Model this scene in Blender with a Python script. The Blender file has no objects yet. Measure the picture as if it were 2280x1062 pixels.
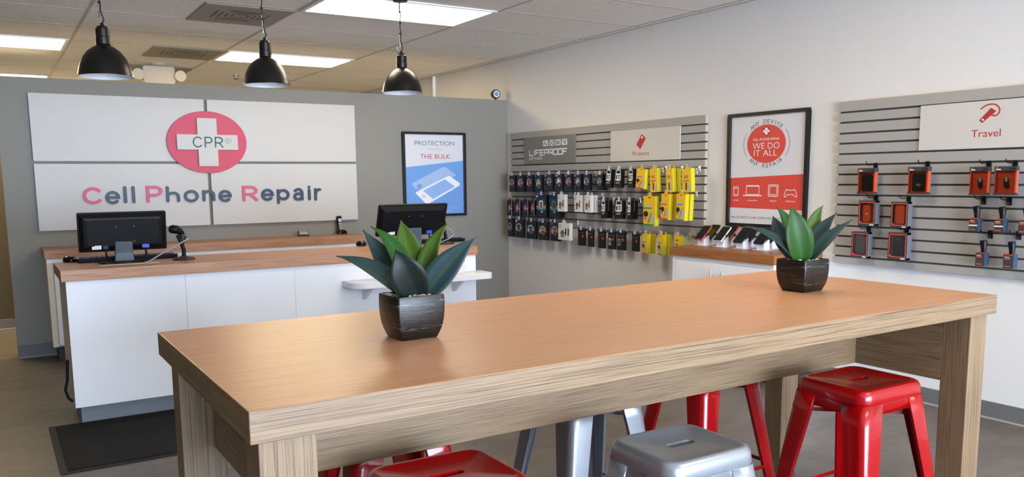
import bpy, math, random
from mathutils import Vector, Matrix
random.seed(7)
C = bpy.context.scene.collection
SC = bpy.context.scene

# ------------------------------------------------------------------ camera
F, YAW, PITCH, ROLL, H, CX, CY = 1835.5, .5614, .1323, -.0105, 1.4401, 1140.0, 640.87
fw = Vector((math.sin(YAW)*math.cos(PITCH), math.cos(YAW)*math.cos(PITCH), -math.sin(PITCH)))
r0 = Vector((math.cos(YAW), -math.sin(YAW), 0)); u0 = r0.cross(fw)
rt = r0*math.cos(ROLL) + u0*math.sin(ROLL); up = -r0*math.sin(ROLL) + u0*math.cos(ROLL)
EYE = Vector((0, 0, H))
cam = bpy.data.cameras.new('camera'); co = bpy.data.objects.new('camera', cam); C.objects.link(co)
m3 = Matrix((rt, up, -fw)).transposed()
co.matrix_world = Matrix.Translation(EYE) @ m3.to_4x4()
cam.sensor_width = 36; cam.sensor_fit = 'HORIZONTAL'; cam.lens = F/2280*36
cam.shift_y = (CY-531)/2280; cam.clip_start = .05; cam.clip_end = 100
cam.dof.use_dof = True; cam.dof.focus_distance = 2.4; cam.dof.aperture_fstop = 14
SC.camera = co

# ------------------------------------------------------------------ light and exposure
SC.view_settings.view_transform = 'Standard'; SC.view_settings.look = 'None'
SC.view_settings.exposure = 0.32; SC.view_settings.gamma = 1
DAY = 25.5            # daylight outside the shop windows
LAMP = 11.0           # fluorescent ceiling panels of the shop
LAMPB = 27.0         # stronger panels over the back room
w = bpy.data.worlds.new('sky'); SC.world = w; w.use_nodes = True
bg = w.node_tree.nodes['Background']; bg.inputs[1].default_value = DAY
tc = w.node_tree.nodes.new('ShaderNodeTexCoord'); sx = w.node_tree.nodes.new('ShaderNodeSeparateXYZ'); wr = w.node_tree.nodes.new('ShaderNodeValToRGB')
w.node_tree.links.new(tc.outputs['Generated'], sx.inputs[0]); w.node_tree.links.new(sx.outputs[2], wr.inputs[0]); w.node_tree.links.new(wr.outputs[0], bg.inputs[0])
wr.color_ramp.elements[0].position = .0; wr.color_ramp.elements[0].color = (1.0, 1.15, 1.38, 1)      # unseen ground outside, made bright to light the ceiling from below
wr.color_ramp.elements[1].position = .04; wr.color_ramp.elements[1].color = (.80, 1.0, 1.32, 1)       # sky
SC.cycles.diffuse_bounces = 8; SC.cycles.max_bounces = 16

def ray(px, py): return fw + rt*((px-CX)/F) - up*((py-CY)/F)
def at(px, py, X=None, Y=None, Z=None, D=None):     # point of the view ray through a pixel on a plane of the room
    d = ray(px, py)
    if X is not None: t = X/d.x
    elif Y is not None: t = Y/d.y
    elif Z is not None: t = (Z-H)/d.z
    else: t = D
    return EYE + d*t
def depth(p): return (Vector(p)-EYE).dot(fw)

# ------------------------------------------------------------------ materials
def lin(c):
    if isinstance(c, str): c = tuple(int(c[i:i+2], 16) for i in (0, 2, 4))
    return tuple((x/255/12.92 if x/255 <= .04045 else ((x/255+.055)/1.055)**2.4) for x in c)
_m = {}
def mat(name, col, rough=.5, metal=0, spec=.5, emit=0, alpha=1, trans=0, coat=0, ior=1.45):
    if name in _m: return _m[name]
    m = bpy.data.materials.new(name); m.use_nodes = True; b = m.node_tree.nodes['Principled BSDF']
    c = lin(col)
    b.inputs['Base Color'].default_value = (*c, 1); b.inputs['Roughness'].default_value = rough
    b.inputs['Metallic'].default_value = metal; b.inputs['Specular IOR Level'].default_value = spec
    b.inputs['Alpha'].default_value = alpha; b.inputs['Transmission Weight'].default_value = trans
    b.inputs['Coat Weight'].default_value = coat; b.inputs['IOR'].default_value = ior
    if emit: b.inputs['Emission Color'].default_value = (*c, 1); b.inputs['Emission Strength'].default_value = emit
    _m[name] = m; return m
def nodes(m): return m.node_tree.nodes, m.node_tree.links, m.node_tree.nodes['Principled BSDF']
def coords(m, scale, kind='Object'):
    n, l, b = nodes(m)
    tc = n.new('ShaderNodeTexCoord'); mp = n.new('ShaderNodeMapping'); mp.inputs['Scale'].default_value = scale
    l.new(tc.outputs[kind], mp.inputs['Vector']); return mp
def noise(m, scale, vec, detail=3, rough=.6):
    n, l, b = nodes(m); t = n.new('ShaderNodeTexNoise'); t.inputs['Scale'].default_value = scale
    t.inputs['Detail'].default_value = detail; t.inputs['Roughness'].default_value = rough
    l.new(vec.outputs[0], t.inputs['Vector']); return t
def ramp(m, src, stops, out='Fac'):
    n, l, b = nodes(m); r = n.new('ShaderNodeValToRGB'); e = r.color_ramp.elements
    while len(e) < len(stops): e.new(.5)
    for k, (p, c) in enumerate(stops): e[k].position = p; e[k].color = (*lin(c), 1)
    l.new(src.outputs[out], r.inputs[0]); return r
def bump(m, src, strength=.2, dist=.002):
    n, l, b = nodes(m); q = n.new('ShaderNodeBump'); q.inputs['Strength'].default_value = strength; q.inputs['Distance'].default_value = dist
    l.new(src.outputs['Fac'], q.inputs['Height']); l.new(q.outputs[0], b.inputs['Normal'])
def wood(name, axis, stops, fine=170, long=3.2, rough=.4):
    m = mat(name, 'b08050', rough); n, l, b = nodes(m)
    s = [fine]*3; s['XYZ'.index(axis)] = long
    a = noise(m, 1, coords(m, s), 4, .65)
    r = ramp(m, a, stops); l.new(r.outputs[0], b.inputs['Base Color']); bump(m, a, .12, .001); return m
TOPW = wood('laminate_warm_top', 'X', [(.3, 'a7764e'), (.5, 'b98861'), (.7, 'c69972')], 260, 3.5, .34)  # same laminate as the edges, the warm reflection put into its colour
E_ST = [(.31, '38291e'), (.41, '655039'), (.50, '826a4f'), (.70, '968162')]  # same laminate as the top, toned down against the daylight on these faces
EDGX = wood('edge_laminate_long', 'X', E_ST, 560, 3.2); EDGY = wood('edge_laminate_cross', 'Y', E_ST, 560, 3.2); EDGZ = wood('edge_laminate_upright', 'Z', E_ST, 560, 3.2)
K_ST = [(.3, '8a5a3c'), (.5, 'b07f5a'), (.7, 'c39670')]
CTRX = wood('counter_laminate', 'X', K_ST, 190, 3.5); CTRY = wood('counter_laminate_cross', 'Y', [(.3, '6d3c1a'), (.5, '96602f'), (.7, 'aa733f')], 190, 3.5)
WHITE = mat('white_melamine', 'ecedf0', .42); WARMWHITE = mat('white_melamine_warmlit', 'd9d3c0', .5)  # second material: white melamine with the warm lamp light put into its colour
PANEL = mat('sign_board_white', 'c8c5bf', .5); BLACKP = mat('black_plastic', '08080a', .5, 0, .25); BLACKG = mat('black_gloss', '070708', .14)
DARKG = mat('dark_grey_plastic', '2a2d30', .5); GREYP = mat('grey_plastic', '84888c', .45); CHROME = mat('chrome', 'd0d4d8', .22, 1)
FRAME = mat('black_frame', '0e0c0b', .4); STEEL = mat('steel', 'b0b4b8', .35, 1)
WALLM = mat('white_wall_paint', 'dcdbd9', .75); GRAYW = mat('grey_wall_paint', '8b8880', .75); BEIGEW = mat('beige_wall_paint', '4f4736', .8)
BASEM = mat('grey_rubber_base', '6a6a68', .55); LIPM = mat('base_lip', '9a9a94', .6)
PHOTO_RED = mat('sign_red', 'c8405a', .5); NAVY = mat('sign_navy', '2d3e54', .45); PINK = mat('sign_pink', 'd15c7a', .5)

def subtle(m, amt=.04, scale=30):
    n, l, b = nodes(m); t = noise(m, scale, coords(m, (1, 1, 1)), 3)
    c = b.inputs['Base Color'].default_value[:3]; r = n.new('ShaderNodeValToRGB')
    r.color_ramp.elements[0].color = (*[x*(1-amt) for x in c], 1); r.color_ramp.elements[1].color = (*[min(1, x*(1+amt)) for x in c], 1)
    l.new(t.outputs['Fac'], r.inputs[0]); l.new(r.outputs[0], b.inputs['Base Color']); bump(m, t, .08, .001)
subtle(WALLM, .02, 60); subtle(GRAYW, .03, 60); subtle(BEIGEW, .03, 40)

FLOORM = mat('vinyl_plank_floor', '6a5a45', .42); n, l, b = nodes(FLOORM)
br = n.new('ShaderNodeTexBrick'); br.inputs['Scale'].default_value = 1; br.inputs['Brick Width'].default_value = 1.2; br.inputs['Row Height'].default_value = .3
br.inputs['Mortar Size'].default_value = .0012; br.inputs['Color1'].default_value = (*lin('6a635b'), 1); br.inputs['Color2'].default_value = (*lin('77706a'), 1); br.inputs['Mortar'].default_value = (*lin('5c5248'), 1)
l.new(coords(FLOORM, (1, 1, 1)).outputs[0], br.inputs['Vector'])
a = noise(FLOORM, 2.4, coords(FLOORM, (1, 2.6, 1)), 6, .7); rr = ramp(FLOORM, a, [(.3, '6a6055'), (.5, '9a9084'), (.72, 'c4bcae')])
mx = n.new('ShaderNodeMix'); mx.data_type = 'RGBA'; mx.blend_type = 'MULTIPLY'; mx.inputs[0].default_value = .85
l.new(br.outputs[0], mx.inputs[6]); l.new(rr.outputs[0], mx.inputs[7]); l.new(mx.outputs[2], b.inputs['Base Color'])
g = n.new('ShaderNodeGamma'); g.inputs[1].default_value = .8; l.new(mx.outputs[2], g.inputs[0]); l.new(g.outputs[0], b.inputs['Base Color'])

TILEM = mat('mineral_ceiling_tile', 'dedbd6', .9); n, l, b = nodes(TILEM)
a = noise(TILEM, 130, coords(TILEM, (1, 1, 1)), 2); rr = ramp(TILEM, a, [(.32, 'c4c0ba'), (.42, 'eeebe6'), (.7, 'f4f1ec')]); l.new(rr.outputs[0], b.inputs['Base Color'])
GRIDM = mat('ceiling_grid_shadow_tone', 'b9b0a2', .6)  # darker than the tiles, standing in for the shadow lines of the bars
SLATM = mat('slatwall_grey', 'a3a09c', .55); SLATD = mat('slat_groove', '5c574f', .8); RAWEDGE = mat('raw_board_edge', 'c2ad88', .7); ENDEDGE = mat('board_end_edge', 'b8ad98', .7)
LIGHTM = mat('lit_diffuser', 'ffedd2', .5, emit=LAMP); LIGHTB = mat('lit_diffuser_back', 'ffe6b8', .5, emit=LAMPB)

# ------------------------------------------------------------------ mesh builder
class MB:
    def __init__(s): s.v = []; s.f = []; s.mi = []; s.ms = []
    def m(s, mt):
        if mt not in s.ms: s.ms.append(mt)
        return s.ms.index(mt)
    def add(s, vs, fs, mt, M=None):
        o = len(s.v); k = s.m(mt)
        s.v += [tuple(M @ Vector(p)) if M else tuple(p) for p in vs]
        for f in fs: s.f.append([o+i for i in f]); s.mi.append(k)
        return s
    def box(s, lo, hi, mt, M=None):
        (a, b, c), (d, e, f) = lo, hi
        vs = [(x, y, z) for z in (c, f) for y in (b, e) for x in (a, d)]
        return s.add(vs, [(0, 2, 3, 1), (4, 5, 7, 6), (0, 1, 5, 4), (2, 6, 7, 3), (0, 4, 6, 2), (1, 3, 7, 5)], mt, M)
    def loft(s, rings, mt, M=None, closed=True, cap=True):
        n = len(rings[0]); vs = [p for r in rings for p in r]; fs = []
        for i in range(len(rings)-1):
            for j in range(n if closed else n-1):
                k = (j+1) % n; fs.append((i*n+j, i*n+k, (i+1)*n+k, (i+1)*n+j))
        if cap and closed: fs += [tuple(range(n))[::-1], tuple((len(rings)-1)*n+j for j in range(n))]
        return s.add(vs, fs, mt, M)
    def lathe(s, prof, mt, c=(0, 0, 0), n=32, M=None, cap=True):
        rings = [[(c[0]+r*math.cos(2*math.pi*j/n), c[1]+r*math.sin(2*math.pi*j/n), c[2]+z) for j in range(n)] for r, z in prof]
        return s.loft(rings, mt, M, True, cap)
    def tube(s, path, r, mt, n=8, M=None):
        P = [Vector(p) for p in path]; rings = []
        nrm = None
        for i, p in enumerate(P):
            t = (P[min(i+1, len(P)-1)]-P[max(i-1, 0)]).normalized()
            if nrm is None: nrm = t.orthogonal().normalized()
            nrm = (nrm - t*nrm.dot(t)); nrm = nrm.normalized() if nrm.length > 1e-6 else t.orthogonal().normalized()
            bn = t.cross(nrm); rr_ = r[i] if isinstance(r, (list, tuple)) else r
            rings.append([tuple(p + (nrm*math.cos(2*math.pi*j/n)+bn*math.sin(2*math.pi*j/n))*rr_) for j in range(n)])
        return s.loft(rings, mt, M)
    # flat work in the local x-z plane, facing -y
    def poly(s, pts, y, mt, M=None): return s.add([(x, y, z) for x, z in pts], [tuple(range(len(pts)))], mt, M)
    def prism(s, pts, y0, y1, mt, M=None):
        n_ = len(pts); return s.loft([[(x, y0, z) for x, z in pts], [(x, y1, z) for x, z in pts]], mt, M)
    def stroke(s, pts, wd, y0, y1, mt, M=None, rnd=True):       # ribbon of width wd with round ends
        P = [Vector((a_, b_)) for a_, b_ in pts]; L, R = [], []
        P = [P[0]]+[P[i] for i in range(1, len(P)) if (P[i]-P[i-1]).length > 1e-5]
        closed = (P[0]-P[-1]).length < 1e-6
        for i, p in enumerate(P):
            pa, pb = (P[-2 if closed else 0], P[1 if closed else -1]) if i in (0, len(P)-1) else (P[i-1], P[i+1])
            if not closed and i == 0: pa, pb = None, P[1]
            if not closed and i == len(P)-1: pa, pb = P[-2], None
            t0 = (p-pa).normalized() if pa is not None else None; t1 = (pb-p).normalized() if pb is not None else None
            t = (t0+t1).normalized() if t0 is not None and t1 is not None else (t0 if t1 is None else t1)
            q = Vector((-t.y, t.x))
            k = wd/2/max(.5, t.dot(t1)) if t0 is not None and t1 is not None else wd/2
            L.append(p+q*k); R.append(p-q*k)
        s.idx = getattr(s, 'idx', -1)+1; s.lift = (s.idx % 12)*2*getattr(s, 'step', 3e-5)
        for i in range(len(P)-1):
            s._slab([R[i], R[i+1], L[i+1], L[i]], y0, y1, mt, M)
        s.lift += getattr(s, 'step', 3e-5)
        if rnd and not closed:
            for p in (P[0], P[-1]):
                s.lift += getattr(s, 'step', 3e-5)*.4
                s._slab([p+Vector((math.cos(k*math.pi/6), math.sin(k*math.pi/6)))*wd/2 for k in range(12)], y0, y1, mt, M)
        return s
    def _slab(s, q, y0, y1, mt, M):
        y0 -= s.lift
        if y1 is None: s.poly(q, y0, mt, M)
        else: s.prism(q, y0, y1, mt, M)
    def text(s, body, x0, z0, x1, z1, y, mt, M=None, bold=0):   # lettering fitted in a rectangle
        vs, fs = glyphs(body, bold)
        xs = [p[0] for p in vs]; zs = [p[1] for p in vs]; a_, b_, c_, d_ = min(xs), max(xs), min(zs), max(zs)
        return s.add([(x0+(p[0]-a_)/(b_-a_)*(x1-x0), y, z0+(p[1]-c_)/(d_-c_)*(z1-z0)) for p in vs], fs, mt, M)
    def build(s, name, parent=None, loc=(0, 0, 0), rz=0, smooth=None, bevel=0, seg=2, solid=0, sub=0):
        me = bpy.data.meshes.new(name); me.from_pydata(s.v, [], s.f)
        for mt in s.ms: me.materials.append(mt)
        for p, k in zip(me.polygons, s.mi): p.material_index = k
        me.update()
        import bmesh
        bm = bmesh.new(); bm.from_mesh(me)
        if smooth is not None or bevel or sub: bmesh.ops.remove_doubles(bm, verts=bm.verts, dist=1e-6)
        cl = all(not e.is_boundary for e in bm.edges)
        if cl: bmesh.ops.recalc_face_normals(bm, faces=bm.faces)
        bm.to_mesh(me); bm.free()
        if smooth is not None:
            for p in me.polygons: p.use_smooth = True
            me.set_sharp_from_angle(angle=math.radians(smooth))
        o = bpy.data.objects.new(name, me); C.objects.link(o)
        if parent: o.parent = parent
        o.location = loc; o.rotation_euler = (0, 0, rz)
        if solid: q = o.modifiers.new('solid', 'SOLIDIFY'); q.thickness = solid; q.offset = 0
        if sub: q = o.modifiers.new('sub', 'SUBSURF'); q.levels = q.render_levels = sub
        if bevel:
            q = o.modifiers.new('bevel', 'BEVEL'); q.width = bevel; q.segments = seg; q.limit_method = 'ANGLE'; q.angle_limit = math.radians(40)
            q.harden_normals = False
        return o
_g = {}
def glyphs(body, bold=0):
    if (body, bold) in _g: return _g[body, bold]
    cu = bpy.data.curves.new('lettering', 'FONT'); cu.body = body; cu.offset = bold; cu.resolution_u = 3
    o = bpy.data.objects.new('lettering', cu); C.objects.link(o)
    dg = bpy.context.evaluated_depsgraph_get(); dg.update(); e = o.evaluated_get(dg); me = e.to_mesh()
    r = ([tuple(v.co) for v in me.vertices], [tuple(p.vertices) for p in me.polygons]); e.to_mesh_clear()
    bpy.data.objects.remove(o); bpy.data.curves.remove(cu); _g[body, bold] = r; return r
def tag(o, label=None, cat=None, group=None, kind=None):
    if label: o['label'] = label
    if cat: o['category'] = cat
    if group: o['group'] = group
    if kind: o['kind'] = kind
    return o
def thing(name, label, cat, loc=(0, 0, 0), rz=0, group=None):
    o = bpy.data.objects.new(name, None); C.objects.link(o); o.empty_display_size = .05
    o.location = loc; o.rotation_euler = (0, 0, rz); return tag(o, label, cat, group)
def kids(o): return [c for c in bpy.data.objects if c.parent == o]
def dup(root, loc=None, rz=None, label=None, group=None):
    def cp(o, par):
        c = o.copy(); C.objects.link(c); c.parent = par
        for ch in kids(o): cp(ch, c)
        return c
    r = cp(root, None)
    if loc is not None: r.location = loc
    if rz is not None: r.rotation_euler = (0, 0, rz)
    if label: r['label'] = label
    if group: r['group'] = group
    return r
def struct(name, mb, **k): return tag(mb.build(name, **k), kind='structure')
def rrect(x0, z0, x1, z1, r, n=5):
    o = []
    for cx, cz, a0 in ((x1-r, z0+r, -90), (x1-r, z1-r, 0), (x0+r, z1-r, 90), (x0+r, z0+r, 180)):
        for k in range(n+1):
            a_ = math.radians(a0+90*k/n); o.append((cx+r*math.cos(a_), cz+r*math.sin(a_)))
    return o
def arc(cx, cz, rx, rz, a0, a1, n=18): return [(cx+rx*math.cos(math.radians(a0+(a1-a0)*k/n)), cz+rz*math.sin(math.radians(a0+(a1-a0)*k/n))) for k in range(n+1)]
def circ(cx, cz, rx, rz=None, n=48): return arc(cx, cz, rx, rz or rx, 0, 360, n)[:-1]
RIGHT = -math.pi/2

# ------------------------------------------------------------------ the room
XR, YB, ZC, ZW = 4.903, 7.859, 2.726, 2.291
XL, YF, YK = -2.6, -5.4, 12.6
struct('floor', MB().box((XL-.15, YF-.15, -.1), (XR+.15, YK+.15, 0), FLOORM))
ceil = struct('ceiling', MB().box((XL-.15, YF-.15, ZC), (XR+.15, YK+.15, ZC+.1), TILEM))
g = MB()
gx = [.74+1.36*k for k in range(-2, 4)]; gy = [6.37+.74*k for k in range(-15, 9)]
for x in gx: g.box((x-.012, YF, ZC-.002), (x+.012, YK, ZC+.001), GRIDM)
for y in gy:
    if YF < y < YK: g.box((XL, y-.009, ZC-.0018), (XR, y+.009, ZC+.001), GRIDM)
g.box((XR-.022, YF, ZC-.002), (XR, YK, ZC+.001), GRIDM)
g.build('ceiling_grid', ceil)
struct('wall_right', MB().box((XR, YF-.15, 0), (XR+.15, YK+.15, ZC), WALLM))
struct('wall_left', MB().box((XL-.15, YF-.15, 0), (XL, YK+.15, ZC), BEIGEW))
struct('wall_back', MB().box((XL, YK, 0), (XR, YK+.15, ZC), WALLM))
PX0 = .103
struct('wall_partition', MB().box((PX0, YB, 0), (XR-.002, YB+.12, ZW), GRAYW))
wc = struct('wall_corridor', MB().box((XL, 9.52, 0), (.57, 9.62, 2.46), BEIGEW))
struct('trim_1', MB().box((XL, 9.50, 2.46), (.575, 9.64, 2.485), WHITE))
def base(name, lo, hi, ax):
    m_ = MB().box(lo, hi, BASEM); l2 = list(lo); h2 = list(hi); h2[2] = .012
    if ax == 'x': l2[0] -= .01
    else: l2[1] -= .01
    m_.box(l2, h2, LIPM); return struct(name, m_, bevel=.003)
base('baseboard_right', (XR-.009, YF, 0), (XR, YB, .105), 'x')
base('baseboard_partition', (PX0, YB-.009, 0), (.40, YB, .105), 'y')
base('baseboard_corridor', (XL, 9.511, 0), (.57, 9.52, .105), 'y')
# shop front behind the camera: piers, sill, header and glazed windows
pw = MB()
pw.box((XL, YF-.15, 0), (XR, YF, .12), WALLM).box((XL, YF-.15, 2.45), (XR, YF, ZC), WALLM)
wx = [(-1.0, .80), (.95, 2.8), (2.95, 4.8)]
for a_, b_ in ((XL, -1.0), (.80, .95), (2.8, 2.95), (4.8, XR)): pw.box((a_, YF-.15, .12), (b_, YF, 2.45), WALLM)
struct('wall_front', pw)
ALU = mat('dark_aluminium', '3a3b3d', .4, .8)
GLASS = bpy.data.materials.new('window_glass'); GLASS.use_nodes = True; n = GLASS.node_tree.nodes; l = GLASS.node_tree.links
n.remove(n['Principled BSDF']); tr = n.new('ShaderNodeBsdfTransparent'); gl = n.new('ShaderNodeBsdfGlossy'); gl.inputs['Roughness'].default_value = .02
ms = n.new('ShaderNodeMixShader'); ms.inputs[0].default_value = .06; l.new(tr.outputs[0], ms.inputs[1]); l.new(gl.outputs[0], ms.inputs[2]); l.new(ms.outputs[0], n['Material Output'].inputs[0])
for i, (a_, b_) in enumerate(wx):
    r = tag(bpy.data.objects.new('window_%d' % (i+1), None), kind='structure'); C.objects.link(r); r.location = (a_, YF-.1, .12)
    W_ = b_-a_; f_ = MB()
    for x in (0, W_/2-.02, W_-.04): f_.box((x, 0, 0), (x+.04, .06, 2.33), ALU)
    f_.box((0, 0, 0), (W_, .06, .04), ALU).box((0, 0, 2.29), (W_, .06, 2.33), ALU); f_.build('window_frame', r)
    MB().box((.01, .025, .01), (W_-.01, .031, 2.32), GLASS).build('pane', r)
    ar = bpy.data.lights.new('window_portal', 'AREA'); ar.shape = 'RECTANGLE'; ar.size = W_; ar.size_y = 2.33; ar.cycles.is_portal = True
    ao = bpy.data.objects.new('window_portal', ar); C.objects.link(ao); ao.location = ((a_+b_)/2, YF-.14, .12+1.165); ao.rotation_euler = (math.radians(90), 0, 0)

# ceiling light panels and vents
def light_panel(x0, y0, label, lit=LIGHTM):
    t = thing('ceiling_light', label, 'light', (x0, y0, ZC), 0, 'fluorescent ceiling panels')
    f_ = MB(); W_, D_ = 1.33, .71
    for lo, hi in (((0, 0), (W_, .03)), ((0, D_-.03), (W_, D_)), ((0, 0), (.03, D_)), ((W_-.03, 0), (W_, D_))): f_.box((*lo, -.012), (*hi, -.0005), WHITE)
    f_.build('frame', t); MB().box((.025, .025, -.007), (W_-.025, D_-.025, -.001), lit).build('diffuser', t); return t
R1, R2, R3, R0, R4 = 5.645, 8.605, 2.685, -.275, 11.565
L0 = light_panel(2.115, R1, 'bright ceiling light panel above the third pendant lamp, nearest and largest in view')
L2 = light_panel(2.115, R2, lit=LIGHTB, label='bright ceiling light panel behind the middle pendant lamp')
dup(L2, (-.605, R2, ZC), label='bright ceiling light panel cut off by the left edge of the photo')
dup(L0, (2.115, R3, ZC), label='ceiling light panel over the wooden high table, out of the frame')
dup(L2, (-.605, R4, ZC), label='added ceiling light panel, unseen behind the grey wall, brightening the back ceiling')  # extra panel, hidden from view, added to brighten the back ceiling
dup(L0, (2.115, R0, ZC), label='ceiling light panel overhead beside the camera, out of the frame')
dup(L0, (2.115, -3.235, ZC), label='ceiling light panel behind the camera by the shop windows')
VENT = mat('grey_vent', '8f897e', .6); VDK = mat('vent_dust', '5d574d', .8)
def vent(x0, y0, label):
    t = thing('ceiling_vent', label, 'air vent', (x0, y0, ZC), 0, 'square ceiling vents')
    MB().box((0, 0, -.012), (.655, .72, -.0005), VENT).build('vent_panel', t, bevel=.004)
    s_ = MB()
    for k in range(4):
        for a_ in (0, 90, 180, 270):
            c_ = Vector((.33, .36, 0)); d_ = Vector((math.cos(math.radians(a_)), math.sin(math.radians(a_)), 0)); q = Vector((-d_.y, d_.x, 0))
            p = c_+d_*(.05+.045*k); ww = .04+.035*k
            s_.add([tuple(p+q*ww+Vector((0, 0, -.0135))), tuple(p-q*ww+Vector((0, 0, -.0135))), tuple(p-q*ww+d_*.018+Vector((0, 0, -.0125))), tuple(p+q*ww+d_*.018+Vector((0, 0, -.0125)))], [(0, 1, 2, 3)], VDK)
    s_.build('louvre', t); return t
v0 = vent(1.435, 6.39, 'dusty grey square ceiling vent nearest the camera, top of the photo')
dup(v0, (1.435, 8.62, ZC), label='grey square ceiling vent between the two farther light panels')
dup(v0, (1.435, 10.08, ZC), label='farthest ceiling vent, behind the white emergency light')
# emergency light hanging at the back
EMG = mat('greyed_white_plastic', 'b4aea2', .5)  # white plastic greyed down so the strong back panels do not burn it out
EP = (1.68, 9.9, ZC)
t = thing('emergency_light', 'white emergency light unit with two round heads, seen above the grey wall', 'light', EP)
MB().lathe([(.085, 0), (.085, -.02), (.05, -.035)], EMG).build('canopy', t, smooth=40)
MB().prism(rrect(-.165, -.22, .165, -.03, .03), -.03, .03, EMG).build('housing', t, smooth=40, bevel=.006)
for s_ in (-1, 1):
    MB().lathe([(.0, -.05), (.035, -.045), (.055, -.01), (.062, .05), (.058, .055), (0, .05)], EMG, (0, 0, 0), 20, Matrix.Translation((s_*.215, 0, -.13)) @ Matrix.Rotation(math.radians(s_*50), 4, 'Y') @ Matrix.Rotation(math.radians(90), 4, 'X')).tube([(s_*.15, 0, -.16), (s_*.2, 0, -.16)], .02, EMG).build('lamp_head', t, smooth=40)
p = at(525, 168, Z=ZC)
t = thing('sprinkler', 'small fire sprinkler head under the ceiling left of the middle lamp', 'sprinkler', (p.x, p.y, ZC))
MB().lathe([(.045, -.001), (.045, -.008), (.012, -.012), (.012, -.04)], STEEL).build('escutcheon', t, smooth=40); MB().lathe([(.03, -.042), (.03, -.046)], DARKG).tube([(.012, 0, -.03), (.015, 0, -.044)], .004, DARKG).tube([(-.012, 0, -.03), (-.015, 0, -.044)], .004, DARKG).build('deflector', t)
p = at(884, 104, Z=ZC)
tag(MB().tube([(0, 0, 0), (0, 0, -.03), (.02, 0, -.045), (.045, 0, -.03)], .008, STEEL).build('ceiling_hook', loc=(p.x, p.y, ZC), smooth=60), 'tiny metal hook in the ceiling grid just above the third pendant lamp', 'hook')
tag(MB().box((-.018, -.018, ZW), (.018, .018, ZC-.001), WHITE).build('conduit', loc=(XR-.02, 9.58, 0), bevel=.004), 'thin white conduit running up the right wall behind the grey wall', 'pipe')
# little camera on the partition
p = at(1103, 217, Y=YB+.04)
t = thing('security_camera', 'small round security camera on top of the grey wall near the right corner', 'camera', (p.x, YB+.04, ZW))
RX = Matrix.Rotation(math.radians(90), 4, 'X')
MB().lathe([(.018, 0), (.012, .012), (.01, .02)], DARKG, n=16).build('foot', t, smooth=40)
MB().lathe([(.042, -.03), (.05, 0), (.05, .02), (.042, .024)], DARKG, M=Matrix.Translation((0, 0, .062)) @ RX).build('housing', t, smooth=40)
MB().lathe([(.036, .0245), (.036, .027)], mat('camera_face', 'dfe6f2', .3), M=Matrix.Translation((0, 0, .062)) @ RX).lathe([(.02, .027), (.018, .031)], mat('camera_blue', '3f6fb8', .2), M=Matrix.Translation((0, 0, .062)) @ RX).lathe([(.008, .031), (.006, .033)], PANEL, M=Matrix.Translation((0, 0, .062)) @ RX).build('lens', t, smooth=40)

# ------------------------------------------------------------------ wooden high table
K = 1.2
TX0, TX1, TY0, TY1, ZT = .3445*K, 2.73*K, 1.395*K, 2.295*K, H-.3901*K
TH = .06*K
t = thing('high_table', 'long wood-grain bar-height table in the foreground with thick square legs', 'table', ((TX0+TX1)/2, (TY0+TY1)/2, 0))
ox, oy = (TX0+TX1)/2, (TY0+TY1)/2
hx, hy = (TX1-TX0)/2, (TY1-TY0)/2
tb = MB()
vs = [(x, y, z) for z in (ZT-TH, ZT) for y in (-hy, hy) for x in (-hx, hx)]
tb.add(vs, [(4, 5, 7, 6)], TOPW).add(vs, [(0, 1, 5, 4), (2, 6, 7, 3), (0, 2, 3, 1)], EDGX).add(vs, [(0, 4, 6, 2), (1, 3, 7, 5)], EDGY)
tb.build('tabletop', t, bevel=.0025)
LX0, LX1 = (.434-ox, .560-ox), (3.132-ox, 3.245-ox); LYF, LYB = (1.692-oy, 1.80-oy), (2.565-oy, 2.668-oy)
for lx in (LX0, LX1):
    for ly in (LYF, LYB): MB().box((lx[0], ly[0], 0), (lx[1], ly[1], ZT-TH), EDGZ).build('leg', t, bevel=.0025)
ZA = H-(H-.763)*K
MB().box((.56-ox, 2.18-oy, ZA), (3.132-ox, 2.225-oy, ZT-TH), EDGX).build('centre_beam', t, bevel=.002)
for x0, x1 in ((.528, .560), (3.132, 3.165)): MB().box((x0-ox, 1.80-oy, ZA), (x1-ox, 2.565-oy, ZT-TH), EDGY).build('side_apron', t, bevel=.002)

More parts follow.
